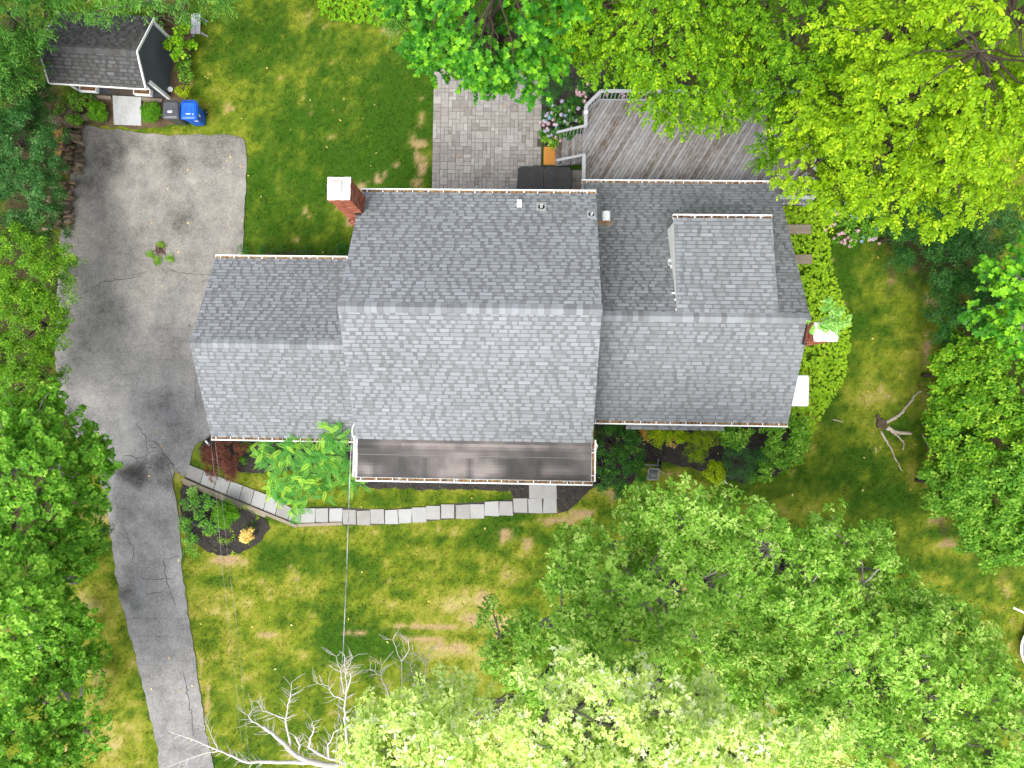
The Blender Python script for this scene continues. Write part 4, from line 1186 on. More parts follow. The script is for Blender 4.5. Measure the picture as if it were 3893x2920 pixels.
for u in (.72, 3.02):
    o = MB().box(S(u, .4, 1.32), (.66, .06, .62), -sa).build('window', M['white'], shed)
    MB().box(S(u, .37, 1.34), (.5, .03, .46), -sa).build('pane', M['glass'], o)
    bxm = MB()
    for du, dv, w, dpt in ((0, .02, .74, .03), (0, .24, .7, .03), (-.35, .13, .03, .25), (.35, .13, .03, .25)):
        bxm.box(S(u + du, .12 + dv, .92), (w, dpt, .2), -sa)
    bxm.box(S(u, .25, .83), (.7, .22, .03), -sa)
    o = bxm.build('window_box', M['white'], shed)
    MB().box(S(u, .25, .96), (.66, .19, .06), -sa, .2).build('soil', M['litter'], o)
rp = MB().add([at(428, 363, .16), at(536, 369, .16), at(537, 478, .03), at(433, 474, .03), at(428, 363, .1), at(536, 369, .1), at(537, 478, -.02), at(433, 474, -.02)],
              [(0, 3, 2, 1), (3, 7, 6, 2), (0, 4, 7, 3), (1, 2, 6, 5), (0, 1, 5, 4)]).build('shed_ramp', M['concrete'])
tag(rp, 'pale grey board ramp in front of the shed doors', 'ramp')
for a, b, lab in (((325, 368), (428, 376), 'weathered sill timber left of the shed ramp'), ((538, 378), (622, 386), 'weathered sill timber between shed ramp and grey bin')):
    A, B = at(*a), at(*b)
    tag(MB().bar((A.x, A.y, .06), (B.x, B.y, .06), .13, .14, .4).build('timber_beam', M['timber']), lab, 'timber')
pt = at(655, 346)
o = thing('garden_pot', 'white painted pot standing at the shed corner', 'pot', (pt.x, pt.y, 0))
MB().lathe((pt.x, pt.y, 0), [(.07, 0), (.1, .16), (.12, .18), (.105, .18), (.09, .12)], 14).build('pot', M['tank'], o, True)
MB().lathe((pt.x, pt.y, .11), [(.09, 0), (.0, .01)], 12, .1).build('soil', M['mulch'], o)

# ---- wheeled bins
def bin_(px0, px1, py0, py1, mat, label, name, lidtone, logo):
    c = at((px0 + px1) / 2, (py0 + py1) / 2, 1.05)
    w = .68; dpt = .76
    t = thing(name, label, 'bin', (c.x, c.y, 0), 'wheeled bins beside the shed')
    bot = rrect(-w * .38, w * .38, -dpt * .36, dpt * .36, .08); top = rrect(-w * .47, w * .47, -dpt * .46, dpt * .46, .08)
    n = len(bot)
    V = [(c.x + p[0], c.y + p[1], .06) for p in bot] + [(c.x + p[0], c.y + p[1], .96) for p in top]
    MB().add(V, [tuple(reversed(range(n)))] + [(i, (i + 1) % n, n + (i + 1) % n, n + i) for i in range(n)] + [tuple(range(n, 2 * n))]).build('body', mat, t)
    MB().prism([(c.x + p[0], c.y + p[1]) for p in rrect(-w * .52, w * .52, -dpt * .5, dpt * .5, .1)], .96, 1.02, .5, .03).build('rim', mat, t)
    lid = MB()
    rings = []
    for s, z in ((.49, 1.02), (.46, 1.06), (.36, 1.09), (.3, 1.085)):
        rings.append([(c.x + p[0], c.y + p[1] - .01, z + .03 * (p[1] / dpt)) for p in rrect(-w * s, w * s, -dpt * s, dpt * s, .1 * s / .5)])
    V = [q for r_ in rings for q in r_]
    F = []
    for k in range(len(rings) - 1): F += [(k * n + i, k * n + (i + 1) % n, (k + 1) * n + (i + 1) % n, (k + 1) * n + i) for i in range(n)]
    F.append(tuple(range((len(rings) - 1) * n, len(rings) * n)))
    lid.add(V, F)
    lo = lid.build('lid', mat, t)
    for sx in (-.16, .16):
        MB().bar((c.x + sx, c.y - .3, 1.07), (c.x + sx * .8, c.y + .06, 1.1), .02, .02).build('rib', mat, lo)
    MB().bar((c.x - .28, c.y + dpt * .56, .99), (c.x + .28, c.y + dpt * .56, .99), .03, .03).build('handle', mat, t)
    for sx in (-.27, -.09, .09, .27): MB().bar((c.x + sx, c.y + dpt * .56, .99), (c.x + sx, c.y + dpt * .46, .99), .03, .03).build('handle', mat, t)
    for sx in (-1, 1):
        wh = MB().lathe((c.x + sx * w * .44, c.y + dpt * .36, .13), [(.0, -.03), (.13, -.03), (.13, .03), (.0, .03)], 16, M=Matrix.Rotation(R(90), 3, 'Y')).build('wheel', M['black'], t)
        MB().lathe((c.x + sx * (w * .44 + .032), c.y + dpt * .36, .13), [(.0, -.005), (.06, -.005), (.05, .008), (.0, .008)], 10, M=Matrix.Rotation(R(90), 3, 'Y')).build('hub', M['greyplastic'], wh)
    for k in range(2):
        MB().box((c.x, c.y - .08 - k * .05 if not logo else c.y - .17, 1.1 - (.012 if logo else 0) + k * .002), (.2 - .02 * k, .03, .004)).build('printed_label', M['tank'], lo)
        if logo: break
    if logo:
        MB().box((c.x + .2, c.y - .18, 1.085), (.03, .05, .004), .3).build('printed_label', M['tank'], lo)
        MB().lathe((c.x + w * .45, c.y - .1, .72), [(.0, 0), (.1, 0), (.1, .006), (.0, .006)], 18, M=Matrix.Rotation(R(96), 3, 'Y') @ Matrix.Diagonal((1.2, .6, 1)).to_3x3()).build('oval_emblem', M['tank'], t)
        MB().box((c.x + .2, c.y - dpt * .45, .75), (.16, .01, .04)).build('printed_label', M['tank'], t)
    return t
bin_(614, 682, 382, 452, M['binblack'], 'charcoal grey wheeled bin with white label, next to the shed', 'wheeled_bin', .3, False)
bin_(684, 750, 382, 456, M['binblue'], 'bright blue recycling bin with wheels on the lawn edge', 'wheeled_bin', .6, True)

# ---- bench
b0 = at(744, 90, .45)
bn = thing('garden_bench', 'small pale grey wooden bench on the back lawn', 'bench', (b0.x, b0.y, 0))
for k in range(2): MB().box((b0.x - .1 + k * .2, b0.y, .44), (.19, .86, .035), 0, .75 - k * .1).build('seat_plank', M['greywood'], bn)
for sy in (-.32, .32):
    for sx in (-1, 1):
        MB().bar((b0.x + sx * .1, b0.y + sy, .43), (b0.x + sx * .3, b0.y + sy, 0), .04, .09, .7).build('leg', M['greywood'], bn)
MB().bar((b0.x, b0.y - .3, .3), (b0.x, b0.y + .3, .3), .03, .06, .6).build('stretcher', M['greywood'], bn)

# ---- dry stone edge left of the driveway
sw = thing('stone_wall', 'tumbled field stone wall edging the driveway below the hedge', 'wall', (*A2(250, 600), 0))
def rock(c, sx, sy, sz, tone, rz):
    Vr, Fr = [], []
    nr, ns = 4, 8
    for i in range(nr + 1):
        ph = math.pi * i / nr
        for k in range(ns):
            a = 2 * math.pi * k / ns
            q = Vector((math.sin(ph) * math.cos(a), math.sin(ph) * math.sin(a), math.cos(ph)))
            q = Vector([math.copysign(abs(e) ** .55, e) for e in q]) * random.uniform(.86, 1.1)
            q = Matrix.Rotation(rz, 3, 'Z') @ Vector((q.x * sx, q.y * sy, q.z * sz))
            Vr.append(q + Vector(c))
    for i in range(nr):
        for k in range(ns):
            Fr.append((i * ns + k, (i + 1) * ns + k, (i + 1) * ns + (k + 1) % ns, i * ns + (k + 1) % ns))
    return MB().add(Vr, Fr, tone)
for row in range(30):
    py = 420 + row * 15.5
    if 660 < py < 690: continue
    xb = np.interp(py, [420, 520, 620, 700, 760, 860], [262, 262, 268, 246, 226, 222])
    for k in range(3):
        c = at(xb + (k - 1) * 30 + random.uniform(-8, 8), py + random.uniform(-6, 6), .22)
        rock((c.x, c.y, .12 + .08 * (2 - k) + random.uniform(-.05, .08)), random.uniform(.13, .27), random.uniform(.06, .11), random.uniform(.08, .17), random.choice((.25, .4, .5, .6, .75)), random.uniform(-.3, .3)).build('stone', M['stone'], sw)
for px, py, s in ((255, 442, 1.5), (262, 468, 1.1), (210, 455, 1.3), (300, 380, .9), (318, 445, .9)):
    c = at(px, py, .25)
    rock((c.x, c.y, .2), .26 * s, .15 * s, .14, random.choice((.6, .75)), random.uniform(-.4, .1)).build('stone', M['stone'], sw)
for i, (a, b) in enumerate((((205, 478), (236, 482)), ((203, 520), (232, 560)))):
    pass
o = MB().prism([A2(194, 478, .45), A2(235, 484, .45), A2(237, 560, .45), A2(228, 590, .45), A2(204, 590, .45), A2(212, 540, .45)], .38, .43).build('rusty_panel', M['rust'])
tag(o, 'rusty orange board lying on the stone wall under hedge leaves', 'board')
# ================================================================ plants
def halves(half, fold=.1, droop=.12):
    """leaf outline from one side (x, y along the blade), folded on the midrib"""
    n = len(half)
    V = [(x, y, abs(x) * fold * 2 - droop * y * y) for x, y in half]
    Vm = [(-x, y, z) for x, y, z in V[1:-1]]
    V = V + Vm
    left = [0] + [n + i for i in range(n - 2)] + [n - 1]
    return np.array(V, dtype=float), [tuple(range(n)), tuple(reversed(left))]
LEAF = {
    'ovate': halves([(0, 0), (.27, .28), (.25, .6), (0, 1)]),
    'lance': halves([(0, 0), (.13, .35), (.1, .7), (0, 1)], .1, .25),
    'oak': halves([(0, 0), (.2, .24), (.06, .36), (.29, .58), (.09, .68), (0, 1)], .12, .18),
    'tulip': halves([(0, .05), (.34, 0), (.48, .3), (.3, .46), (.36, .86), (0, .74)], .08, .1),
    'maple': halves([(0, 0), (.32, .04), (.5, .44), (.2, .56), (0, 1)], .08, .12),
    'round': halves([(0, 0), (.36, .2), (.42, .55), (.22, .88), (0, 1)], .08, .08),
}
def leaf_arrays(tmpl, pos, d, nrm, size):
    V, F = LEAF[tmpl]
    y = norm(d)
    x = norm(np.cross(y, nrm))
    z = np.cross(x, y)
    W = pos[:, None, :] + size[:, None, None] * (V[None, :, 0:1] * x[:, None, :] + V[None, :, 1:2] * y[:, None, :] + V[None, :, 2:3] * z[:, None, :])
    return W.reshape(-1, 3), F, len(V)

def rand_dirs(n, zmin=-.35):
    z = rng.uniform(zmin, 1, n)
    a = rng.uniform(0, 2 * np.pi, n)
    r_ = np.sqrt(1 - z * z)
    return np.stack([r_ * np.cos(a), r_ * np.sin(a), z], -1)

def clumps(lobes, sub_r, cover, zmin=-.3):
    """centres of leaf clumps spread over the lobes of a crown"""
    L = np.array(lobes, dtype=float)
    out, outd, own = [], [], []
    for k, l in enumerate(L):
        area = 2 * np.pi * ((l[3] * l[4] + l[3] * l[5] + l[4] * l[5]) / 3)
        n = max(4, int(area * cover / (np.pi * sub_r ** 2)))
        d = rand_dirs(n, zmin)
        rad = np.where(rng.random(n) < .3, rng.uniform(.3, .7, n), rng.uniform(.66, 1.1, n))
        p = l[:3] + d * l[3:6] * rad[:, None]
        keep = np.ones(n, dtype=bool)
        for j, m in enumerate(L):
            if j != k:
                keep &= (((p - m[:3]) / m[3:6]) ** 2).sum(-1) > .62
        out.append(p[keep]); outd.append(norm(d[keep] / l[3:6])); own += [k] * int(keep.sum())
    return np.concatenate(out), np.concatenate(outd), np.array(own)

def foliage(lobes, sub_r, cover, per_clump, mode, leaves, size, tmpl, flat=.6, up=.6, droop=.0, zmin=-.3, rnd_shift=0.0, tilt=.35):
    """leaf positions, directions, normals, sizes, random tone for a crown"""
    S_, D_, own = clumps(lobes, sub_r, cover, zmin)
    ns = len(S_)
    if mode == 'rosette':
        k = per_clump
        dd = rand_dirs(ns * k, -.25).reshape(ns, k, 3)
        rr = rng.uniform(.35, 1.05, (ns, k, 1)) * sub_r * rng.uniform(.75, 1.25, (ns, 1, 1))
        P = S_[:, None] + dd * rr * np.array([1, 1, flat])
        ax = norm(.45 * D_[:, None] + .5 * dd + np.array([0, 0, up]) + rng.normal(0, .18, (ns, k, 3)))
        P, ax = P.reshape(-1, 3), ax.reshape(-1, 3)
        nc = len(P)
        t1 = norm(np.cross(ax, np.array([.3, .9, .1])))
        t2 = np.cross(ax, t1)
        ph = (np.arange(leaves) * (2 * np.pi / leaves))[None] + rng.uniform(0, 6.28, (nc, 1)) + rng.normal(0, .3, (nc, leaves))
        el = rng.uniform(-.25, .5, (nc, leaves))
        rad = t1[:, None] * np.cos(ph)[..., None] + t2[:, None] * np.sin(ph)[..., None]
        d = rad * np.cos(el)[..., None] + ax[:, None] * np.sin(el)[..., None]
        d[..., 2] -= droop
        nrm = norm(ax[:, None] - rad * np.sin(el)[..., None] + rng.normal(0, tilt, (nc, leaves, 3)))
        pos = P[:, None] + d * .03 + rng.normal(0, .015, (nc, leaves, 3))
        tone = np.repeat(rng.normal(.45, .16, nc)[:, None], leaves, 1) + rng.normal(0, .16, (nc, leaves))
    else:                                                    # sprays: leaves alternate along a thin twig
        k = per_clump
        dd = rand_dirs(ns * k, -.2).reshape(ns, k, 3)
        rr = rng.uniform(.2, 1.0, (ns, k, 1)) * sub_r * rng.uniform(.7, 1.25, (ns, 1, 1))
        P = (S_[:, None] + dd * rr * np.array([1, 1, flat])).reshape(-1, 3)
        td = (.7 * D_[:, None] * np.array([1, 1, .4]) + .75 * dd * np.array([1, 1, .35]) + rng.normal(0, .25, (ns, k, 3))).reshape(-1, 3)
        td[:, 2] -= droop
        td = norm(td)
        nc = len(P)
        t = np.linspace(0, 1, leaves)[None] + rng.normal(0, .03, (nc, leaves))
        Lt = rng.uniform(.6, 1.2, (nc, 1)) * size * leaves * .3
        side = norm(np.cross(td, np.array([0, 0, 1.0])) + 1e-4)
        sg = np.where(np.arange(leaves) % 2 == 0, 1.0, -1.0)[None, :, None]
        d = td[:, None] * .6 + side[:, None] * sg * .8 + rng.normal(0, .22, (nc, leaves, 3))
        d[..., 2] -= droop * .5
        nrm = norm(np.array([0, 0, 1.0]) * (.5 + up) + rng.normal(0, tilt, (nc, leaves, 3)) + D_.repeat(k, 0)[:, None] * .35)
        pos = P[:, None] + td[:, None] * (t * Lt)[..., None]
        pos[..., 2] -= droop * .25 * (t * Lt) ** 2
        tone = np.repeat(rng.normal(.45, .15, nc)[:, None], leaves, 1) + rng.normal(0, .17, (nc, leaves)) + .18 * (t - .5)
    m = pos.shape[0] * pos.shape[1]
    sz = size * rng.uniform(.65, 1.2, m)
    return pos.reshape(-1, 3), d.reshape(-1, 3), nrm.reshape(-1, 3), sz, np.clip(tone.ravel() + rnd_shift, 0, 1), S_, own

def branch_pts(a, b, n=5, wob=.12, sag=0.0):
    a, b = Vector(a), Vector(b)
    L = (b - a).length
    P = []
    for i in range(n + 1):
        t = i / n
        p = a.lerp(b, t)
        s = math.sin(math.pi * t)
        P.append(p + Vector((random.gauss(0, wob * L * .25) * s, random.gauss(0, wob * L * .25) * s, s * L * .06 - sag * t * t)))
    return P

def plant(name, label, cat, base, lobes, lf, tmpl, size, sub_r, cover, per_clump, leaves, mode='spray', bark='bark_dark', trunk=.12, flat=.6, up=.6, droop=0., zmin=-.3, group=None,
          single=0, shift=0., tilt=.35, twigs=True, fork=.45, z0=0.0):
    base = Vector((base[0], base[1], z0))
    t = thing(name, label, cat, base, group)
    pos, d, nrm, sz, tone, S_, own = foliage(lobes, sub_r, cover, per_clump, mode, leaves, size, tmpl, flat, up, droop, zmin, shift, tilt)
    # far outside the view only a thin part of the crown is leafed
    dv = pos - np.array([0, 0, CAM_H])
    fx, fy = dv[:, 0] / -dv[:, 2], dv[:, 1] / -dv[:, 2]
    keep = ((fx > -.86) & (fx < .8) & (fy < .66) & (fy > -.63)) | (rng.random(len(pos)) < .2)
    pos, d, nrm, sz, tone = pos[keep], d[keep], nrm[keep], sz[keep], tone[keep]
    idx = np.arange(len(pos))
    sing = np.array([], dtype=int)
    if single:                                              # the leaves that show largest: nearest the drone and inside the view
        dv = pos - np.array([0, 0, CAM_H])
        vis = (np.abs(dv[:, 0] / -dv[:, 2]) < .7) & (np.abs(dv[:, 1] / -dv[:, 2]) < .53)
        score = np.where(vis, sz / np.linalg.norm(dv, axis=1), 0)
        sing = np.argsort(-score)[:single]
        idx = np.setdiff1d(idx, sing)
    V, F, nper = leaf_arrays(tmpl, pos[idx], d[idx], nrm[idx], sz[idx])
    link('crown', np_mesh('crown', V, F, nper, len(idx), M[lf], tone[idx]), t)
    if single:
        T, TF = LEAF[tmpl]
        variants = [np_mesh('leaf', T.copy(), TF, len(T), 1, M[lf], np.array([q])) for q in (.2, .4, .55, .7, .9)]
        y = norm(d[sing]); x = norm(np.cross(y, nrm[sing])); z = np.cross(x, y)
        off = Vector(base)
        for i, s in enumerate(sing):
            o = bpy.data.objects.new('leaf', variants[min(4, int(tone[s] * 5))])
            COL.objects.link(o)
            o.parent = t
            mt = Matrix(((x[i][0], y[i][0], z[i][0]), (x[i][1], y[i][1], z[i][1]), (x[i][2], y[i][2], z[i][2]))).to_4x4() @ Matrix.Diagonal((sz[s], sz[s], sz[s], 1))
            mt.translation = Vector(pos[s]) - off
            o.matrix_local = mt
    mb = MB()
    Ls = [Vector(l[:3]) for l in lobes]
    cen = sum(Ls, Vector()) / len(Ls)
    top = base.lerp(Vector((cen.x, cen.y, cen.z)), fork)
    top.z = max(top.z, base.z + .1)
    P = branch_pts(base, top, 4, .05)
    mb.tube(P, [trunk * (1.25 - .45 * i / 4) for i in range(5)], 9, .5)
    for k, l in enumerate(Ls):
        r_ = trunk * (.62 if len(Ls) > 1 else .75)
        P = branch_pts(top, l, 5, .12)
        mb.tube(P, [r_ * (1 - .6 * i / 5) for i in range(6)], 7, random.uniform(.4, .6))
        if twigs:
            mine = S_[own == k]
            for s in mine[:: max(1, len(mine) // 26)]:
                mb.tube(branch_pts(l, s, 4, .15), [r_ * .32 * (1 - .75 * i / 4) for i in range(5)], 5, random.uniform(.35, .65), cap=False)
    mb.build('trunk', M[bark], t, True)
    return t

def lob(px, py, h, r, rz=None, ry=None):
    p = at(px, py, h)
    return (p.x, p.y, p.z, r, ry or r, rz or r * .75)

# ---------------------------------------------------------------- tall trees over the back garden
plant('tulip_tree', 'broad leaved tulip tree overhanging the top of the patio', 'tree', (-1.6, 14.6),
      [lob(1700, 120, 7.6, 1.5, 1.1), lob(1860, 60, 9.0, 1.8, 1.4), lob(2000, 130, 8.6, 1.6, 1.2), lob(1850, 160, 7.4, 1.4, 1.0), lob(1730, 180, 6.6, .9, .7), lob(1980, 175, 7.2, 1.0, .8), lob(1790, 265, 6.2, .45, .4), lob(1900, -60, 10, 2.0, 1.6), lob(1680, -40, 8.5, 1.6, 1.3), lob(2050, -30, 9.5, 1.5), lob(1890, 270, 6.2, .35, .35), lob(1640, 240, 6.2, .5, .4)],
      'lf_tulip', 'tulip', .15, .5, 1.3, 10, 9, 'spray', 'bark_dark', .2, droop=.35, single=150, tilt=.4)
B1 = dict(lf='lf_birch', tmpl='ovate', size=.105, sub_r=.52, cover=1.5, per_clump=17, leaves=12, mode='spray', bark='bark_dark', droop=.45, tilt=.5)
plant('birch_tree', 'yellow green birch hanging over the middle of the deck', 'tree', (4.0, 14.6),
      [lob(2250, 110, 7.0, 1.4, 1.1), lob(2420, 130, 8.6, 2.0, 1.6), lob(2600, 170, 8.4, 1.9, 1.5), lob(2430, 230, 6.8, 1.1, .8), lob(2590, 270, 7.0, 1.4, 1.0), lob(2740, 300, 7.0, 1.1, .8), lob(2565, 440, 5.6, .4, .4), lob(2740, 430, 5.8, .5, .5), lob(2300, 20, 8.5, 1.9, 1.5), lob(2520, -40, 10, 2.2, 1.8), lob(2190, 190, 6.0, .6, .5), lob(2650, 370, 6.2, .75, .5)],
      trunk=.17, group='birches behind the house', **B1)
plant('birch_tree', 'bright yellow birch spreading across the upper right corner', 'tree', (12.2, 12.6),
      [lob(3500, 350, 10.0, 2.1, 1.5), lob(3720, 200, 12.5, 2.0, 1.6), lob(3350, 560, 8.0, 1.6, 1.1), lob(3600, 600, 9.0, 1.6, 1.1), lob(3780, 480, 11, 1.5, 1.2), lob(3240, 420, 8.4, 1.7, 1.2), lob(3420, 160, 11, 1.9, 1.5), lob(3080, 640, 6.4, 1.2, .8), lob(3400, 720, 7.2, 1.0, .7), lob(3600, 760, 7.4, .9, .6), lob(3720, 700, 8.2, .9, .7), lob(3850, 60, 13, 1.9, 1.6), lob(3200, 700, 6.4, .9, .6)],
      trunk=.2, group='birches behind the house', **dict(B1, lf='lf_birch2', size=.115, sub_r=.5))
plant('birch_tree', 'deeper green birch between the deck birch and the bright corner birch', 'tree', (8.4, 14.2),
      [lob(2900, 140, 7.6, 1.8, 1.3), lob(3080, 260, 7.4, 1.7, 1.2), lob(2930, 300, 6.4, 1.1, .8), lob(3010, 480, 5.6, 1.0, .7), lob(2935, 590, 4.8, .4, .4), lob(3090, 470, 6.2, 1.2, .8), lob(3100, 60, 9, 1.8, 1.4), lob(2940, -50, 9, 1.8, 1.4), lob(3250, 200, 8.0, 1.4, 1.0)],
      trunk=.17, group='birches behind the house', **dict(B1, shift=-.12))
plant('birch_tree', 'pale drooping birch branches at the top beside the tulip tree', 'tree', (-4.4, 16.2),
      [lob(1560, 30, 6.2, .8, .6), lob(1600, -40, 7.4, 1.3, 1.0), lob(1520, 90, 5.4, .35, .4)], trunk=.11, group='birches behind the house', **dict(B1, lf='lf_willow', tmpl='lance', size=.12))
plant('cherry_tree', 'narrow leaved tree hanging over the rear slope of the shed', 'tree', (-16.4, 16.4),
      [lob(370, -20, 5.0, .6, .5), lob(520, -30, 5.4, .75, .5), lob(640, -40, 5.6, .7, .5), lob(340, 50, 4.4, .25, .3), lob(450, -60, 6, 1.2, .9), lob(840, -10, 5.6, .55, .5), lob(720, -30, 5.8, .7, .6)],
      'lf_willow', 'lance', .14, .38, 1.3, 12, 9, 'spray', 'bark_oak', .1, droop=.4, tilt=.45, group='trees behind the shed')
plant('willow_tree', 'dense willow leaved tree in the corner left of the shed', 'tree', (-21.5, 14.2),
      [lob(40, 60, 5.0, 1.3, 1.2), lob(110, 10, 4.8, .9, .8), lob(60, 180, 3.6, .7, .6), lob(30, 250, 3.4, 1.0, .8), lob(-60, 120, 5, 1.6), lob(230, -70, 5, .7, .6)],
      'lf_willow', 'lance', .15, .42, 2.2, 16, 10, 'spray', 'bark_dark', .14, droop=.5, tilt=.5, group='trees behind the shed', shift=-.08)
# ---------------------------------------------------------------- hedge trees along the driveway
H1 = dict(tmpl='lance', sub_r=.34, cover=2.0, per_clump=15, leaves=9, mode='rosette', bark='bark_dark', trunk=.07, tilt=.4, flat=.7, group='hedge trees along the driveway', droop=.1)
hedge = [('dark green hedge tree just below the shed corner', 'lf_under', [(70, 420, 2.4, 1.0), (40, 330, 2.6, .9), (150, 380, 1.6, .6), (20, 470, 2.6, .8)]),
         ('grey green hedge tree beside the upper stone wall', 'lf_hedge', [(90, 560, 2.9, 1.2), (150, 620, 2.4, .9), (170, 520, 2.0, .7), (20, 620, 3.2, 1.1)]),
         ('grey green hedge tree below the rusty board', 'lf_hedge', [(110, 730, 3.0, 1.1), (190, 780, 2.4, .7), (60, 830, 3.0, 1.0), (200, 850, 2.2, .6), (10, 740, 3.2, 1.0)]),
         ('bright green hedge tree level with the driveway drain', 'lf_hedge2', [(110, 1000, 3.2, 1.2), (200, 1010, 2.6, .7), (150, 1090, 3.0, 1.0), (220, 1085, 2.6, .5), (30, 960, 3.4, 1.1)]),
         ('bright green hedge tree level with the garage ridge', 'lf_hedge2', [(100, 1210, 3.2, 1.1), (190, 1200, 2.6, .7), (60, 1300, 3.2, 1.1), (170, 1290, 2.6, .7), (20, 1150, 3.4, 1.0)]),
         ('dense hedge tree level with the garage front gutter', 'lf_hedge2', [(90, 1420, 3.2, 1.1), (170, 1400, 2.6, .7), (130, 1510, 3.0, .9), (30, 1360, 3.2, 1.0), (20, 1520, 3.4, 1.0)])]
for lab, lf, ls in hedge:
    L4 = [lob(px, py, h, r_ * 1.15, r_ * .85) for px, py, h, r_ in ls]
    b = Vector((min(L4[0][0], -19.9) - .4, L4[0][1], 0))
    plant('hedge_tree', lab, 'tree', b, L4, lf, size=.115, **H1)
MP = dict(lf='lf_maple', tmpl='maple', size=.12, sub_r=.42, cover=2.2, per_clump=15, leaves=9, mode='rosette', bark='bark_oak', tilt=.35, flat=.5, group='maples left of the driveway', droop=.1)
plant('maple_tree', 'large maple reaching over the driveway throat', 'tree', (-19.6, -4.0),
      [lob(120, 1640, 6.0, 1.6, 1.0), lob(270, 1740, 5.6, 1.2, .7), lob(380, 1750, 5.2, .75, .45), lob(140, 1880, 6.2, 1.6, 1.0), lob(310, 1880, 5.4, .8, .5), lob(60, 1760, 7.0, 1.6, 1.1), lob(40, 2020, 6.4, 1.5, 1.0), lob(250, 2030, 5.6, .9, .6), lob(200, 1560, 5.2, .7, .5), lob(320, 1660, 5.0, .45, .35)], trunk=.18, **MP)
plant('maple_tree', 'maple between the large maple and the lower lawn strip', 'tree', (-19.4, -8.2),
      [lob(120, 2130, 6.4, 1.3, .9), lob(250, 2100, 6.0, .9, .6), lob(330, 2060, 5.2, .5, .4), lob(150, 2320, 5.6, 1.1, .8), lob(30, 2210, 6.6, 1.3, .8), lob(230, 2180, 5.4, .7, .45)], trunk=.14, **MP)
plant('maple_tree', 'pale topped maple beside the lower drive', 'tree', (-20.4, -11.0),
      [lob(70, 2300, 8.5, 1.3, .8), lob(60, 2420, 8.4, 1.0, .7), lob(-40, 2360, 9, 1.4), lob(140, 2250, 8.0, .6, .4), lob(-30, 2560, 8.6, 1.0)], trunk=.15, **dict(MP, shift=.2))
plant('maple_tree', 'low spreading maple at the bottom left corner', 'tree', (-18.8, -14.6),
      [lob(270, 2560, 4.0, .9, .6), lob(180, 2700, 4.6, 1.2, .8), lob(330, 2770, 4.2, .8, .5), lob(60, 2780, 5.2, 1.3, .9), lob(290, 2850, 4.4, .7, .5), lob(40, 2900, 5.6, 1.3), lob(360, 2500, 2.6, .5, .4), lob(100, 2600, 4.2, 1.1), lob(200, 2450, 4.0, 1.0, .7), lob(280, 2350, 3.6, .8, .6), lob(180, 2880, 5, 1.0)], trunk=.12, **MP)
plant('understory_bush', 'dark bush under the maple beside the drive bend', 'bush', A2(395, 1930), [lob(370, 1920, 1.2, .5, .5), lob(385, 2010, 1.0, .5, .45), lob(350, 1980, 1.2, .5)], 'lf_under', 'lance', .1, .26, 1.2, 10, 8, 'rosette', trunk=.03)
plant('understory_bush', 'leafy weeds by the lower drive edge', 'bush', A2(400, 2560), [lob(380, 2540, .5, .5, .3), lob(360, 2630, .5, .6, .3), lob(300, 2440, .8, .6, .4), lob(330, 2350, .6, .5, .3)], 'lf_mid', 'maple', .1, .26, .8, 8, 6, 'rosette', trunk=.02)
# ---------------------------------------------------------------- right side
H2 = dict(sub_r=.36, cover=1.9, per_clump=14, leaves=9, mode='rosette', bark='bark_dark', trunk=.07, tilt=.4, flat=.7, group='hedge shrubs along the side lawn', droop=.08)
rh = [('deep green hedge shrub beside the blue hydrangea', 'lf_under', 'lance', .11, [(3420, 880, 1.6, .9), (3520, 820, 2.0, .9), (3560, 940, 1.9, .9), (3440, 960, 1.2, .6), (3640, 860, 2.2, .9)]),
      ('dark yew like shrub under the birch by the deck corner', 'lf_under', 'lance', .09, [(3330, 740, 1.6, .8), (3250, 700, 1.6, .6), (3370, 690, 1.8, .7)]),
      ('dark hedge shrub with lighter arching sprays in the right hedge', 'lf_hedge', 'lance', .12, [(3700, 940, 2.4, 1.1), (3620, 1040, 2.0, .9), (3780, 1040, 2.6, 1.0), (3780, 860, 2.8, 1.0), (3560, 1060, 1.4, .5)]),
      ('dark hedge shrub level with the wing chimney', 'lf_under', 'lance', .12, [(3640, 1180, 2.2, 1.1), (3720, 1130, 2.5, 1.0), (3600, 1260, 2.0, .8), (3580, 1130, 1.6, .5)]),
      ('leafy hedge shrub level with the white tank', 'lf_hedge2', 'ovate', .14, [(3640, 1420, 2.4, 1.1), (3760, 1380, 2.8, 1.1), (3600, 1500, 2.0, .8), (3600, 1340, 2.0, .8), (3840, 1470, 3, 1.1)]),
      ('leafy hedge shrub level with the stump', 'lf_hedge2', 'ovate', .14, [(3640, 1620, 2.4, 1.0), (3750, 1560, 2.8, 1.1), (3620, 1720, 2.2, .9), (3840, 1640, 3.0, 1.1), (3740, 1700, 2.7, 1.0)]),
      ('leafy hedge shrub below the stump roots', 'lf_mid', 'ovate', .14, [(3600, 1850, 2.2, .9), (3720, 1820, 2.6, 1.1), (3840, 1780, 3, 1.1), (3550, 1890, 1.4, .5), (3700, 1930, 2.2, .8)]),
      ('last leafy shrub of the right hedge above the lower lawn', 'lf_mid', 'ovate', .14, [(3780, 1950, 2.5, 1.0), (3700, 2020, 2.0, .7), (3850, 2040, 2.6, 1.0), (3760, 2090, 1.8, .6), (3860, 1900, 3, 1)])]
for lab, lf, tm, sz_, ls in rh:
    L4 = [lob(px, py, h, r_, r_ * .85) for px, py, h, r_ in ls]
    plant('hedge_shrub', lab, 'shrub', (L4[0][0], L4[0][1]), L4, lf, tm, sz_, **H2)
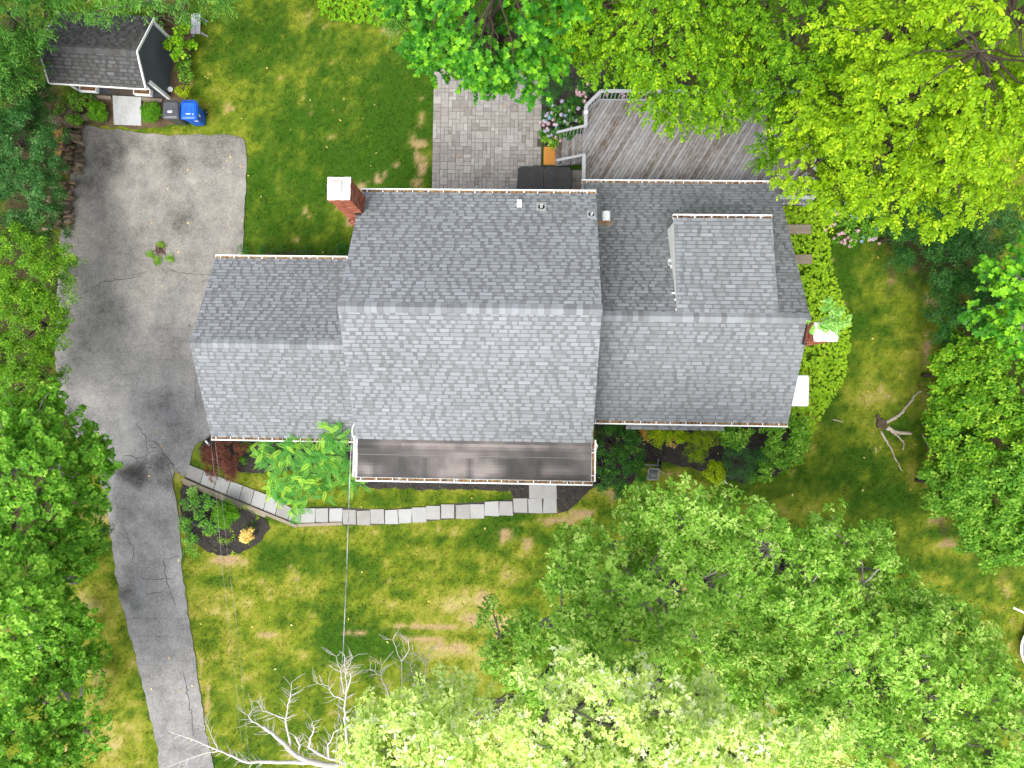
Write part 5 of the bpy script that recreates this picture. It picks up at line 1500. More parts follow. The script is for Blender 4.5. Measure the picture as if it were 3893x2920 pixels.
plant('tulip_tree', 'young tulip tree at the edge beside the right hedge', 'tree', (20.3, 2.4),
      [lob(3820, 1150, 5.2, 1.0, .7), lob(3880, 1060, 6, 1.1, .8), lob(3800, 1260, 4.8, .7, .5), lob(3890, 1230, 5.6, 1.0, .8), lob(3840, 980, 5, .6, .5)], 'lf_tulip', 'tulip', .16, .42, .85, 9, 8, 'spray', 'bark_oak', .1, droop=.25, shift=.15)
# ---------------------------------------------------------------- front oaks
OK_ = dict(tmpl='oak', size=.19, sub_r=.46, cover=2.2, per_clump=10, leaves=7, mode='rosette', bark='bark_oak', flat=.55, up=.8, tilt=.28, droop=.08, zmin=-.15)
plant('oak_tree', 'wide green oak on the front lawn below the wing', 'tree', at(2560, 2060).xy,
      [lob(2470, 1970, 7.4, .8, .55), lob(2420, 2060, 8.0, 1.2, .8), lob(2620, 2030, 9.0, 1.5, 1.0), lob(2240, 2200, 8.6, 1.3, .9), lob(2430, 2230, 9.6, 1.5, 1.0), lob(2650, 2220, 9.6, 1.4, .9), lob(2130, 2380, 8.6, 1.4, .9), lob(2330, 2420, 9.4, 1.5, 1.0), lob(1900, 2420, 8.2, .9, .7), lob(2000, 2480, 8.4, 1.0, .8), lob(2560, 2390, 8.6, 1.2, .7), lob(2070, 2560, 8.6, 1.0, .7), lob(2445, 1885, 6.8, .35, .3), lob(2200, 2040, 7.4, .5, .4), lob(2340, 2130, 8.4, 1.0, .7), lob(2760, 2420, 7.4, 1.3, .8), lob(2700, 2560, 7.4, 1.1, .8), lob(2520, 2560, 7.6, 1.0, .7), lob(2780, 2120, 8.2, .9, .6)],
      'lf_oak', trunk=.24, single=220, group='oaks on the front lawn', **OK_)
plant('oak_tree', 'green oak nearer the side lawn, its leaves reaching farthest up', 'tree', at(2900, 2080).xy,
      [lob(2800, 2000, 8.4, 1.0, .7), lob(2920, 2080, 8.8, 1.3, .9), lob(3100, 2080, 8.4, 1.1, .8), lob(3240, 2090, 8.0, .9, .6), lob(3330, 2030, 7.4, .5, .4), lob(3280, 2220, 8.4, 1.2, .8), lob(3060, 2240, 9.0, 1.3, .9), lob(2860, 2230, 8.4, 1.0, .7), lob(3380, 2180, 7.6, .5, .4), lob(2900, 2380, 7.6, 1.0, .7), lob(3180, 2330, 8.0, .9, .6)],
      'lf_oak', trunk=.2, single=150, group='oaks on the front lawn', **dict(OK_, shift=-.1))
plant('oak_tree', 'green oak filling the lower right corner', 'tree', at(3300, 2520).xy,
      [lob(3000, 2480, 8.0, 1.2, .8), lob(3200, 2440, 9.0, 1.4, .9), lob(3400, 2480, 9.4, 1.4, 1.0), lob(3560, 2400, 8.8, .9, .6), lob(3600, 2580, 9.4, 1.4, 1.0), lob(3330, 2660, 9.0, 1.4, .9), lob(3100, 2660, 8.4, 1.2, .8), lob(3560, 2780, 9.4, 1.5, 1.0), lob(3780, 2660, 9.6, 1.2, .9), lob(3760, 2850, 10, 1.5), lob(3300, 2860, 9, 1.4), lob(3620, 2310, 8, .45, .4), lob(3090, 2850, 8.6, 1.0, .7), lob(3880, 2780, 10, 1.2), lob(3450, 2330, 8.2, .8, .6), lob(3480, 2620, 8.6, 1.2, .8), lob(3200, 2560, 8.2, 1.1, .8), lob(2900, 2640, 7.4, 1.0, .7), lob(2960, 2780, 7.6, .9, .6), lob(3450, 2900, 9, 1.2), lob(3700, 2450, 8.6, .8, .5)],
      'lf_oak', trunk=.24, single=150, group='oaks on the front lawn', **OK_)
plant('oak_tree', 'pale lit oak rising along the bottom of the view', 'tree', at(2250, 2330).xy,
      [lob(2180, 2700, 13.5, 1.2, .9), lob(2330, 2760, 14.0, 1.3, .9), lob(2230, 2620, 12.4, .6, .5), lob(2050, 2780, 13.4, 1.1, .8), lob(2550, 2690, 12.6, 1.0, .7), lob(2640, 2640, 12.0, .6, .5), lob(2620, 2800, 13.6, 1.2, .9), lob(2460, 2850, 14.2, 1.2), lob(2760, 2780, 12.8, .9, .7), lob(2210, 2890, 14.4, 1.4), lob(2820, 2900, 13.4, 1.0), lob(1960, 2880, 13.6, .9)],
      'lf_paleoak_sheen', trunk=.24, single=200, group='oaks on the front lawn', **OK_)
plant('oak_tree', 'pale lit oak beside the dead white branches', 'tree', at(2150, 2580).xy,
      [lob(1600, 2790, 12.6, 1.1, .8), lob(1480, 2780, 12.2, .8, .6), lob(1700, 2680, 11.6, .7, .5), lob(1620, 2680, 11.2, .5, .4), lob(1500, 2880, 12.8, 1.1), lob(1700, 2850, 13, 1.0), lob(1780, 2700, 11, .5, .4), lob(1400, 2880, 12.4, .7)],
      'lf_paleoak_sheen', trunk=.06, single=130, group='oaks on the front lawn', **OK_)
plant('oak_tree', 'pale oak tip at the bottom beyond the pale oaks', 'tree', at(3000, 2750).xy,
      [lob(2960, 2860, 11.5, .7, .5), lob(3070, 2800, 10.8, .5, .4), lob(3180, 2830, 10.4, .5, .4), lob(2900, 2930, 12, .8)], 'lf_paleoak_sheen', trunk=.1, group='oaks on the front lawn', **dict(OK_, shift=-.15))

# ---------------------------------------------------------------- bleached dead tree at the bottom
dead = thing('dead_tree', 'leafless dead tree with bleached white branches at the bottom', 'tree', (*A2(1290, 2960), 0))
def limb(pts, h0, h1, r0, r1):
    n = len(pts)
    q = [at(p[0], p[1], h0 + (h1 - h0) * i / (n - 1)) for i, p in enumerate(pts)]
    P, rr = [], []
    for i in range(n - 1):
        for j in range(3):
            t = (i + j / 3) / (n - 1)
            P.append(q[i].lerp(q[i + 1], j / 3) + Vector((random.gauss(0, .012), random.gauss(0, .012), 0)))
            rr.append((r0 + (r1 - r0) * t ** .8) * .8 * random.uniform(.9, 1.1))
    P.append(q[-1]); rr.append(r1)
    MB().tube(P, rr, 7, random.uniform(.5, .8)).build('limb', M['bark_dead'], dead, True)
    tw = MB()
    for k in range(max(5, int(len(P) * 1.6))):
        i = random.randrange(len(P) // 4, len(P))
        a = P[i]
        d = (P[min(i + 1, len(P) - 1)] - P[max(i - 1, 0)]).normalized()
        s = Vector((-d.y, d.x, random.uniform(-.3, .5))) * random.choice((-1, 1))
        l = random.uniform(.15, .5)
        b = a + (d * .7 + s * .7).normalized() * l
        tw.tube([a, a.lerp(b, .5) + Vector((random.gauss(0, .03), random.gauss(0, .03), 0)), b], [min(.012, rr[i] * .5), .006, .003], 4, .5, cap=False)
    tag(tw.build('twigs', M['bark_dead'], dead), None, None, None, 'stuff')
limb([(1480, 3130), (1420, 2990), (1335, 2916)], 3, 10, .22, .14)
limb([(1335, 2916), (1253, 2911), (1181, 2898), (1122, 2871), (1054, 2803), (1000, 2762)], 10, 11, .13, .05)
limb([(1181, 2898), (1090, 2900), (1000, 2898), (945, 2898), (881, 2875), (832, 2853), (777, 2830), (714, 2803), (642, 2780)], 10, 9, .075, .012)
limb([(832, 2855), (787, 2860), (719, 2884), (633, 2916)], 9, 8.6, .028, .008)
limb([(832, 2853), (814, 2821), (796, 2776), (777, 2735)], 9, 9, .022, .007)
limb([(1000, 2762), (960, 2745), (945, 2720), (965, 2690)], 11, 11, .035, .008)
limb([(1104, 2839), (1090, 2758), (1086, 2735), (1097, 2676), (1106, 2640), (1108, 2595)], 10.6, 11.4, .045, .008)
limb([(1086, 2735), (1040, 2715), (1000, 2701), (975, 2660)], 11, 11.2, .022, .007)
limb([(1136, 2862), (1140, 2835), (1122, 2798)], 10.4, 10.8, .05, .03)
limb([(1335, 2916), (1280, 2889), (1217, 2871), (1172, 2839), (1181, 2803), (1194, 2771), (1188, 2744)], 10, 11, .07, .01)
limb([(1249, 2875), (1246, 2835), (1271, 2789), (1301, 2758)], 10.4, 11, .03, .012)
limb([(1341, 2889), (1321, 2839), (1312, 2780), (1310, 2712), (1312, 2663), (1319, 2627), (1316, 2577), (1312, 2532), (1310, 2495)], 10, 11.6, .06, .01)
limb([(1312, 2665), (1271, 2645), (1246, 2613), (1194, 2586)], 11, 11.3, .028, .007)
limb([(1319, 2627), (1335, 2577), (1330, 2559)], 11.2, 11.5, .03, .015)
limb([(1310, 2640), (1298, 2563), (1289, 2532), (1278, 2495)], 11.2, 11.6, .018, .006)
limb([(1316, 2554), (1328, 2528), (1341, 2500)], 11.4, 11.6, .014, .006)
limb([(1389, 2848), (1362, 2812), (1344, 2771)], 11, 11.2, .05, .014)
limb([(1350, 2785), (1371, 2712), (1370, 2690)], 11.1, 11.3, .022, .007)
limb([(1520, 2900), (1493, 2753), (1479, 2663), (1466, 2608), (1448, 2572), (1407, 2545)], 10, 11.6, .05, .012)
limb([(1448, 2572), (1450, 2540), (1448, 2500)], 11.4, 11.6, .016, .006)
limb([(1550, 2900), (1533, 2758), (1524, 2690), (1531, 2631), (1527, 2513), (1493, 2432)], 10, 11.6, .05, .008)
limb([(1527, 2513), (1558, 2473), (1551, 2428)], 11.4, 11.6, .022, .007)
limb([(1540, 2790), (1551, 2753), (1565, 2681), (1565, 2622), (1588, 2599), (1565, 2554), (1560, 2522)], 10.4, 11.5, .04, .008)
limb([(1590, 2760), (1610, 2636), (1619, 2532), (1637, 2468)], 10.2, 11.4, .04, .01)
limb([(1619, 2527), (1600, 2505), (1570, 2482)], 11.2, 11.4, .025, .007)

# ---------------------------------------------------------------- compound leaved tree by the porch corner
def compound_mesh(name, q):
    V, F = [], []
    n = 11
    for i in range(n):
        y = .12 + .78 * i / n
        w = .2 * math.sin(math.pi * (.25 + .62 * i / n))
        for s in (-1, 1):
            b = len(V)
            z = -.16 * y * y
            V += [(0, y, z), (s * w * .5, y - .022, z + .02), (s * w, y + .04, z + .005), (s * w * .5, y + .056, z + .02)]
            F.append((b, b + 1, b + 2, b + 3) if s > 0 else (b + 3, b + 2, b + 1, b))
    b = len(V)
    V += [(0, .92, -.13), (.04, .97, -.14), (0, 1.05, -.17), (-.04, .97, -.14)]; F.append((b, b + 1, b + 2, b + 3))
    b = len(V)
    V += [(-.008, 0, 0), (.008, 0, 0), (.004, .95, -.15), (-.004, .95, -.15)]; F.append((b, b + 1, b + 2, b + 3))
    me = bpy.data.meshes.new(name)
    me.from_pydata(V, [], F)
    a = me.attributes.new('rnd', 'FLOAT', 'POINT'); a.data.foreach_set('value', np.full(len(V), q, dtype=np.float32))
    me.materials.append(M['lf_locust'])
    return me
lb_ = at(1190, 1770)
lt_ = thing('locust_tree', 'small bright tree with feathery compound leaves at the garage corner', 'tree', (lb_.x, lb_.y, 0))
cm = [compound_mesh('leaf', q) for q in (.12, .3, .45, .62, .85)]
mb = MB()
mb.tube(branch_pts((lb_.x, lb_.y, 0), (lb_.x, lb_.y - .1, 1.2), 4, .05), [.05, .045, .04, .036, .032], 8)
for px, py, h, k in [(1010, 1690, 2.4, 10), (1060, 1770, 2.7, 12), (1110, 1700, 3.0, 12), (1150, 1790, 3.0, 13), (1210, 1720, 3.2, 12), (1260, 1680, 3.5, 10), (1240, 1780, 2.9, 12), (1290, 1730, 2.9, 11), (1180, 1850, 2.7, 12), (1100, 1850, 2.5, 11), (1080, 1890, 2.3, 9), (1250, 1850, 2.4, 10), (1310, 1800, 2.4, 9), (1130, 1910, 2.1, 8), (1270, 1640, 3.5, 8), (1000, 1740, 2.3, 8), (1040, 1840, 2.3, 9), (1380, 1838, 1.4, 4), (1170, 1740, 3.3, 10), (1330, 1850, 1.6, 5), (1130, 1935, 1.8, 5)]:
    c = at(px, py, h)
    mb.tube(branch_pts((lb_.x, lb_.y - .1, 1.2), c, 5, .1), [.03, .024, .018, .014, .01, .006], 6)
    a0 = random.uniform(0, 6.28)
    k = int(k * 2.6)
    c0 = c.copy()
    for i in range(k):
        c = c0 + Vector((random.gauss(0, .17), random.gauss(0, .17), random.gauss(0, .08)))
        a = a0 + 2.4 * i + random.gauss(0, .2)
        tilt = random.uniform(-.15, .55) * (1 - .5 * i / k)
        o = bpy.data.objects.new('leaf', random.choice(cm))
        COL.objects.link(o); o.parent = lt_
        s = random.uniform(.36, .52)
        o.matrix_local = Matrix.Translation(c - Vector((lb_.x, lb_.y, 0)) + Vector((0, 0, .1 * i / k))) @ Matrix.Rotation(a, 4, 'Z') @ Matrix.Rotation(tilt, 4, 'X') @ Matrix.Rotation(random.gauss(0, .25), 4, 'Y') @ Matrix.Diagonal((s, s, s, 1))
mb.build('trunk', M['bark_dark'], lt_, True)

# ---------------------------------------------------------------- shrubs and beds round the house
SH = dict(bark='bark_dark', trunk=.03, mode='rosette', flat=.75, tilt=.4, twigs=False)
def shrub(name, label, ls, lf, tmpl, size, sub_r=.2, cover=1.4, pc=8, lv=7, group=None, cat='shrub', **kw):
    L4 = [lob(px, py, h, r_, r_ * k) for px, py, h, r_, k in ls]
    return plant(name, label, cat, (L4[0][0], L4[0][1]), L4, lf, tmpl, size, sub_r=sub_r, cover=cover, per_clump=pc, leaves=lv, group=group, **dict(SH, **kw))
shrub('japanese_maple', 'maroon lace leaf maple shrub at the garage front corner', [(850, 1720, .9, .75, .6), (800, 1730, .7, .4, .6), (900, 1700, .8, .4, .6), (880, 1780, .6, .45, .5), (815, 1790, .5, .3, .6)], 'lf_red', 'lance', .09, .17, 1.5, 12, 8)
shrub('dwarf_shrub', 'small round green shrub between driveway and maroon maple', [(768, 1728, .4, .22, .9)], 'lf_mid', 'lance', .05, .12, 1.6)
shrub('dwarf_shrub', 'small green conifer shrub right of the maroon maple', [(930, 1700, .5, .25, .9), (925, 1745, .35, .18, .8)], 'lf_box', 'lance', .06, .12, 1.6)
shrub('dwarf_shrub', 'dark green shrub tucked under the garage gutter by the feathery tree', [(1050, 1700, .6, .35, .8), (1080, 1730, .5, .25, .8)], 'lf_holly', 'lance', .07, .15, 1.5)
shrub('boxwood', 'round light green clipped shrub left of the shed ramp', [(367, 425, .35, .36, .8)], 'lf_box', 'ovate', .055, .12, 3.2, 14, 8)
shrub('boxwood', 'round green clipped shrub between shed ramp and grey bin', [(577, 430, .35, .4, .8)], 'lf_box', 'ovate', .055, .12, 3.2, 14, 8, shift=-.1)
shrub('thuja_ball', 'clipped ball shrub in the round mulch bed', [(857, 1956, .75, .48, .85)], 'lf_box', 'ovate', .055, .1, 3.4, 10, 8, tilt=.5)
shrub('peony', 'leafy peony clump at the top of the round bed', [(760, 1905, .4, .35, .6), (800, 1905, .4, .3, .6), (770, 1950, .35, .3, .6), (720, 1915, .35, .25, .6)], 'lf_peony', 'lance', .15, .2, 1.1, 5, 7)
shrub('peony', 'leafy peony clump beside the lamp post', [(775, 1985, .35, .3, .6), (800, 2005, .3, .22, .6)], 'lf_peony', 'lance', .15, .2, 1.1, 5, 7)
shrub('peony', 'low leafy plant at the driveway side of the round bed', [(715, 2010, .3, .25, .6), (720, 2050, .3, .25, .6), (735, 2090, .25, .25, .6), (700, 1975, .25, .2, .6)], 'lf_peony', 'lance', .12, .18, 1.2, 5, 7)
shrub('hosta', 'white edged hosta at the corner of the round bed', [(733, 1872, .2, .15, .6)], 'lf_sap', 'ovate', .16, .14, .8, 4, 7, shift=.35)
shrub('straw_shrub', 'straw yellow shrub in the round mulch bed', [(937, 2040, .4, .27, .75)], 'lf_straw', 'round', .07, .12, 1.5, 8, 7)
shrub('dark_shrub', 'small dark shrub above the straw yellow shrub', [(952, 1995, .3, .25, .6)], 'lf_under', 'lance', .05, .13, 1.2)
for px, py, lab in ((850, 2080, 'low seedlings along the lower rim of the round bed'), (930, 1935, 'low seedlings under the walk timber in the round bed'), (880, 2040, 'low seedlings in the middle of the round bed'), (810, 2030, 'low seedlings below the peonies in the round bed')):
    shrub('seedlings', lab, [(px, py, .06, .4, .2), (px + 40, py + 15, .06, .3, .2)], 'lf_cover', 'ovate', .06, .1, .35, 3, 4, cat='plant')
shrub('holly_bush', 'large dark glossy bush right of the porch roof', [(2330, 1690, 1.2, .8, .8), (2410, 1690, 1.1, .6, .8), (2320, 1790, 1.1, .75, .8), (2400, 1780, 1.0, .7, .8), (2350, 1840, .8, .5, .7), (2440, 1740, .9, .4, .8), (2310, 1640, 1.2, .5, .8)], 'lf_holly', 'ovate', .085, .25, 1.3, 11, 7, twigs=True, trunk=.06)
shrub('golden_shrub', 'golden shrub next to the dark bush under the wing gutter', [(2490, 1645, .8, .35, .8), (2510, 1670, .6, .25, .8)], 'lf_gold', 'ovate', .07, .15, 1.5)
shrub('golden_shrub', 'golden shrub with a dry brown side below the bay roof', [(2565, 1645, .8, .4, .8), (2590, 1665, .6, .3, .8)], 'lf_gold', 'ovate', .07, .15, 1.5, shift=-.08)
shrub('golden_shrub', 'big olive gold shrub in the middle of the wing bed', [(2670, 1670, .9, .6, .8), (2650, 1715, .7, .45, .8), (2690, 1640, .9, .45, .8)], 'lf_gold', 'lance', .07, .17, 1.6, 10, 7, shift=-.25)
shrub('golden_shrub', 'low bright golden shrub at the lawn edge of the wing bed', [(2710, 1785, .5, .42, .7), (2735, 1805, .4, .3, .7)], 'lf_gold', 'round', .06, .14, 1.5, shift=.05)
shrub('dry_plant', 'orange brown dried plant beside the dark bush', [(2445, 1640, .6, .2, .8), (2450, 1665, .4, .15, .8)], 'lf_straw', 'ovate', .06, .1, 1.0, 5, 5, shift=-.4, cat='plant')
shrub('dry_plant', 'pale dried plant at the edge of the wing mulch', [(2560, 1680, .3, .22, .5)], 'lf_straw', 'lance', .09, .1, 1.0, 5, 5, shift=-.1, cat='plant')
shrub('rhododendron', 'broad leaved green shrub under the wing gutter end', [(2800, 1660, 1.0, .55, .7), (2860, 1650, 1.0, .4, .7), (2760, 1640, 1.0, .3, .7)], 'lf_mid', 'ovate', .15, .24, 1.0, 6, 8)
shrub('dark_shrub', 'dense dark green shrub below the broad leaved shrub', [(2810, 1770, .8, .65, .8), (2860, 1790, .7, .5, .8), (2800, 1720, .8, .45, .8), (2880, 1740, .8, .5, .8)], 'lf_hedge', 'lance', .06, .18, 1.6, 12, 7)
shrub('viburnum', 'tall leafy shrub at the front corner of the wing', [(2960, 1660, 1.2, .7, .8), (3020, 1640, 1.2, .6, .8), (2940, 1740, .9, .5, .8), (3020, 1720, 1.0, .5, .8), (2900, 1780, .8, .35, .8)], 'lf_mid', 'round', .09, .22, 1.3, 10, 7, shift=.05)
shrub('cover_clump', 'creeping plants at the foot of the viburnum', [(2870, 1820, .2, .4, .4), (2990, 1770, .25, .3, .4)], 'lf_cover2', 'ovate', .07, .14, 1.1, 5, 6)
# greenery round the shed
shrub('linden_sapling', 'lime green sapling leaning over the brush heap', [(680, 140, 1.2, .25, .7), (690, 165, 1.3, .3, .7), (680, 190, 1.1, .25, .7), (645, 168, 1.0, .2, .7), (700, 110, 1.1, .16, .7), (680, 220, .8, .18, .7), (725, 170, .8, .22, .6)], 'lf_cover2', 'round', .13, .16, .7, 4, 4, twigs=True, cat='sapling', trunk=.02)
shrub('weeds', 'green weeds along the shed end wall', [(715, 215, .3, .25, .7), (700, 250, .3, .3, .7), (720, 290, .3, .25, .7), (690, 280, .4, .2, .7)], 'lf_mid', 'ovate', .08, .14, 1.1, 6, 6)
shrub('golden_shrub', 'small golden shrub beside the shed end wall', [(695, 350, .35, .25, .8)], 'lf_gold', 'ovate', .06, .12, 1.4)
shrub('weeds', 'trailing green weeds at the foot of the stone wall by the shed', [(290, 380, .3, .4, .6), (330, 395, .25, .35, .6), (235, 425, .4, .25, .7), (300, 460, .3, .2, .7), (270, 450, .35, .2, .7)], 'lf_mid', 'round', .07, .15, 1.0, 6, 6)
shrub('weeds', 'green tuft round the driveway drain', [(610, 926, .08, .2, .4), (575, 960, .06, .18, .4), (600, 985, .06, .25, .4), (640, 985, .06, .2, .4)], 'lf_cover2', 'lance', .08, .1, 1.1, 5, 6)
shrub('weeds', 'dark weeds along the rear garage wall', [(1000, 960, .3, .35, .6), (1060, 955, .35, .3, .6), (1160, 965, .4, .35, .6), (1290, 950, .4, .3, .7), (930, 955, .3, .3, .6), (1310, 970, .4, .3, .7)], 'lf_under', 'lance', .08, .15, 1.1, 6, 6, shift=.15)
shrub('hedge_clump', 'low dark clump between patio and hydrangea bed top', [(2085, 300, .4, .35, .7), (2110, 350, .4, .4, .7), (2080, 380, .35, .3, .7), (2150, 330, .4, .4, .7), (2070, 440, .35, .25, .7)], 'lf_hedge', 'lance', .06, .16, 1.5, 10, 7, shift=-.1)
shrub('boxwood', 'dark clipped dome against the deck chamfer', [(2190, 388, .6, .32, .85)], 'lf_under', 'lance', .045, .12, 2.2, 12, 7)
shrub('hosta', 'green hosta at the corner of patio and deck steps', [(2100, 535, .25, .22, .6), (2085, 520, .2, .18, .6)], 'lf_mid', 'ovate', .15, .15, .9, 4, 6)
# hydrangeas with flower heads
def bloom_mesh(name, mat):
    m = MB()
    for i in range(26):
        a = 2.4 * i
        z = 1 - i / 25 * 1.15
        r_ = math.sqrt(max(0, 1 - z * z))
        c = Vector((r_ * math.cos(a), r_ * math.sin(a), z * .75))
        nn_ = c.normalized()
        x = nn_.cross(Vector((.2, .5, .8))).normalized(); y = nn_.cross(x)
        s = .3
        m.add([c + x * s, c + y * s, c - x * s, c - y * s], [(0, 1, 2, 3)], random.uniform(.15, .95))
    return m.mesh(name, mat)
BL = {k: bloom_mesh('flower_head', M[k]) for k in ('pink', 'lilac', 'blue')}
def blooms(parent, lst):
    base = parent.location
    for px, py, h, kind in lst:
        c = at(px, py, h)
        o = bpy.data.objects.new('flower_head', BL[kind])
        COL.objects.link(o); o.parent = parent
        s = random.uniform(.065, .095)
        o.matrix_local = Matrix.Translation(c - base) @ Matrix.Rotation(random.uniform(0, 6), 4, 'Z') @ Matrix.Rotation(random.uniform(-.3, .3), 4, 'X') @ Matrix.Diagonal((s, s, s, 1))
hy = shrub('hydrangea', 'lilac hydrangea between patio and deck steps', [(2110, 460, .55, .5, .7), (2150, 430, .6, .5, .7), (2180, 470, .6, .45, .7), (2090, 500, .5, .4, .7), (2140, 500, .5, .4, .7)], 'lf_holly', 'ovate', .13, .2, .95, 5, 7)
blooms(hy, [(2137, 385, .75, 'lilac'), (2132, 410, .8, 'lilac'), (2167, 420, .8, 'lilac'), (2100, 400, .75, 'lilac'), (2098, 428, .75, 'lilac'), (2082, 432, .7, 'lilac'), (2076, 440, .7, 'lilac'), (2090, 447, .7, 'blue'), (2103, 455, .75, 'pink'), (2134, 436, .8, 'lilac'), (2150, 440, .8, 'blue'), (2176, 450, .8, 'lilac'), (2190, 458, .8, 'lilac'), (2148, 462, .8, 'lilac'), (2158, 470, .8, 'lilac'), (2053, 465, .6, 'pink'), (2069, 461, .65, 'lilac'), (2075, 462, .65, 'lilac'), (2085, 470, .65, 'pink'), (2066, 475, .6, 'pink'), (2107, 473, .7, 'pink'), (2115, 474, .7, 'lilac'), (2117, 488, .65, 'blue'), (2072, 499, .6, 'lilac'), (2084, 495, .6, 'lilac'), (2088, 515, .55, 'lilac'), (2098, 513, .6, 'lilac'), (2080, 488, .65, 'pink'), (2113, 522, .55, 'pink'), (2117, 502, .6, 'lilac'), (2138, 520, .5, 'lilac'), (2140, 500, .6, 'blue'), (2198, 412, .75, 'lilac'), (2172, 485, .7, 'lilac'), (2130, 534, .4, 'pink'), (2158, 530, .4, 'blue')])
h3 = shrub('hydrangea', 'pink hydrangea at the deck chamfer under the birch', [(2205, 350, .6, .35, .7), (2240, 330, .6, .4, .7)], 'lf_holly', 'ovate', .12, .2, .95, 5, 7)
blooms(h3, [(2194, 346, .85, 'pink'), (2204, 350, .85, 'pink'), (2219, 353, .85, 'pink'), (2207, 362, .8, 'pink'), (2227, 367, .8, 'pink'), (2222, 384, .75, 'pink'), (2196, 357, .8, 'pink'), (2235, 320, .8, 'pink')])
h4 = shrub('hydrangea', 'pink flowered bush behind the rear deck railing', [(2330, 345, .5, .4, .7), (2380, 345, .5, .4, .7), (2290, 350, .5, .3, .7)], 'lf_under', 'ovate', .12, .2, .95, 5, 7)
blooms(h4, [(2306, 360, .8, 'pink'), (2368, 370, .8, 'pink'), (2372, 364, .8, 'pink'), (2366, 356, .8, 'pink'), (2325, 350, .8, 'pink')])
h2 = shrub('hydrangea', 'big hydrangea with blue and pink heads on the side lawn', [(3250, 840, .6, .6, .7), (3310, 830, .6, .55, .7), (3200, 860, .55, .5, .7), (3320, 890, .5, .45, .7), (3240, 890, .5, .5, .7), (3290, 790, .6, .5, .7), (3190, 810, .55, .45, .7)], 'lf_mid', 'ovate', .14, .22, 1.0, 5, 7, shift=-.05)
blooms(h2, [(3295, 766, .85, 'blue'), (3217, 772, .85, 'blue'), (3158, 790, .8, 'lilac'), (3178, 790, .8, 'blue'), (3175, 800, .8, 'blue'), (3214, 793, .85, 'blue'), (3250, 792, .85, 'blue'), (3150, 808, .75, 'blue'), (3162, 806, .75, 'lilac'), (3181, 812, .8, 'pink'), (3237, 818, .85, 'blue'), (3240, 829, .85, 'lilac'), (3256, 830, .85, 'blue'), (3297, 821, .85, 'blue'), (3338, 801, .8, 'blue'), (3358, 818, .75, 'blue'), (3344, 828, .8, 'lilac'), (3345, 842, .8, 'blue'), (3337, 860, .75, 'blue'), (3329, 871, .75, 'blue'), (3143, 826, .7, 'pink'), (3152, 828, .7, 'pink'), (3157, 858, .65, 'pink'), (3160, 850, .65, 'pink'), (3173, 853, .65, 'pink'), (3139, 874, .6, 'pink'), (3262, 877, .8, 'pink'), (3190, 890, .6, 'pink'), (3202, 885, .65, 'pink'), (3212, 887, .65, 'pink'), (3171, 906, .55, 'pink'), (3211, 911, .6, 'pink'), (3224, 903, .6, 'pink'), (3235, 913, .6, 'pink'), (3212, 924, .55, 'pink'), (3236, 919, .55, 'pink'), (3253, 914, .6, 'pink'), (3197, 921, .5, 'pink'), (3231, 936, .5, 'pink'), (3283, 898, .65, 'blue'), (3300, 902, .65, 'blue'), (3276, 917, .6, 'blue'), (3307, 911, .6, 'pink'), (3320, 908, .6, 'lilac'), (3330, 905, .6, 'pink'), (3343, 925, .5, 'pink')])
# sapling in the wing chimney
plant('sapling', 'pale green leafy sapling sprouting from the short chimney top', 'sapling', (9.62, 2.42), [lob(3125, 1212, 7.0, .3, .22), lob(3165, 1198, 7.2, .3, .22), (9.5, 2.42, 6.85, .22, .22, .15), lob(3190, 1210, 7.0, .2, .18)], 'lf_sap', 'ovate', .1, .18, 1.0, 6, 6, 'spray', 'bark_oak', .02, z0=6.6, twigs=True)
# groundcover beds
def cover(name, label, poly, lf, size, dens, h=.16):
    xs = [p[0] for p in poly]; ys = [p[1] for p in poly]
    n = int((max(xs) - min(xs)) * (max(ys) - min(ys)) * dens)
    x = rng.uniform(min(xs), max(xs), n) + rng.normal(0, .05, n); y = rng.uniform(min(ys), max(ys), n) + rng.normal(0, .05, n)
    keep = in_poly(x, y, poly)
    for p in HOUSE_FOOT: keep &= ~in_poly(x, y, p)
    x, y = x[keep], y[keep]; n = len(x)
    z = h * (.55 + .9 * vnoise(x, y, 2.6, 9)) + rng.normal(0, .02, n)
    L = 6
    ph = rng.uniform(0, 6.28, (n, 1)) + np.arange(L)[None] * (2 * np.pi / L) + rng.normal(0, .2, (n, L))
    d = np.stack([np.cos(ph), np.sin(ph), rng.uniform(-.1, .5, (n, L))], -1).reshape(-1, 3)
    nr = norm(np.array([0, 0, 1.]) + rng.normal(0, .28, (n * L, 3)))
    pos = np.repeat(np.stack([x, y, z], -1), L, 0)
    tone = np.clip(np.repeat(rng.normal(.45, .18, n), L) + rng.normal(0, .12, n * L), 0, 1)
    V, F, nper = leaf_arrays('ovate', pos, d, nr, size * rng.uniform(.7, 1.2, n * L))
    tag(link(name, np_mesh(name, V, F, nper, n * L, M[lf], tone)), label, 'groundcover', None, 'stuff')
cover('groundcover', 'yellow green pachysandra carpet between the wing and the side lawn', COVER_E, 'lf_cover', .085, 130)
cover('groundcover', 'lime green pachysandra carpet at the top of the back lawn', COVER_N, 'lf_cover2', .085, 110)
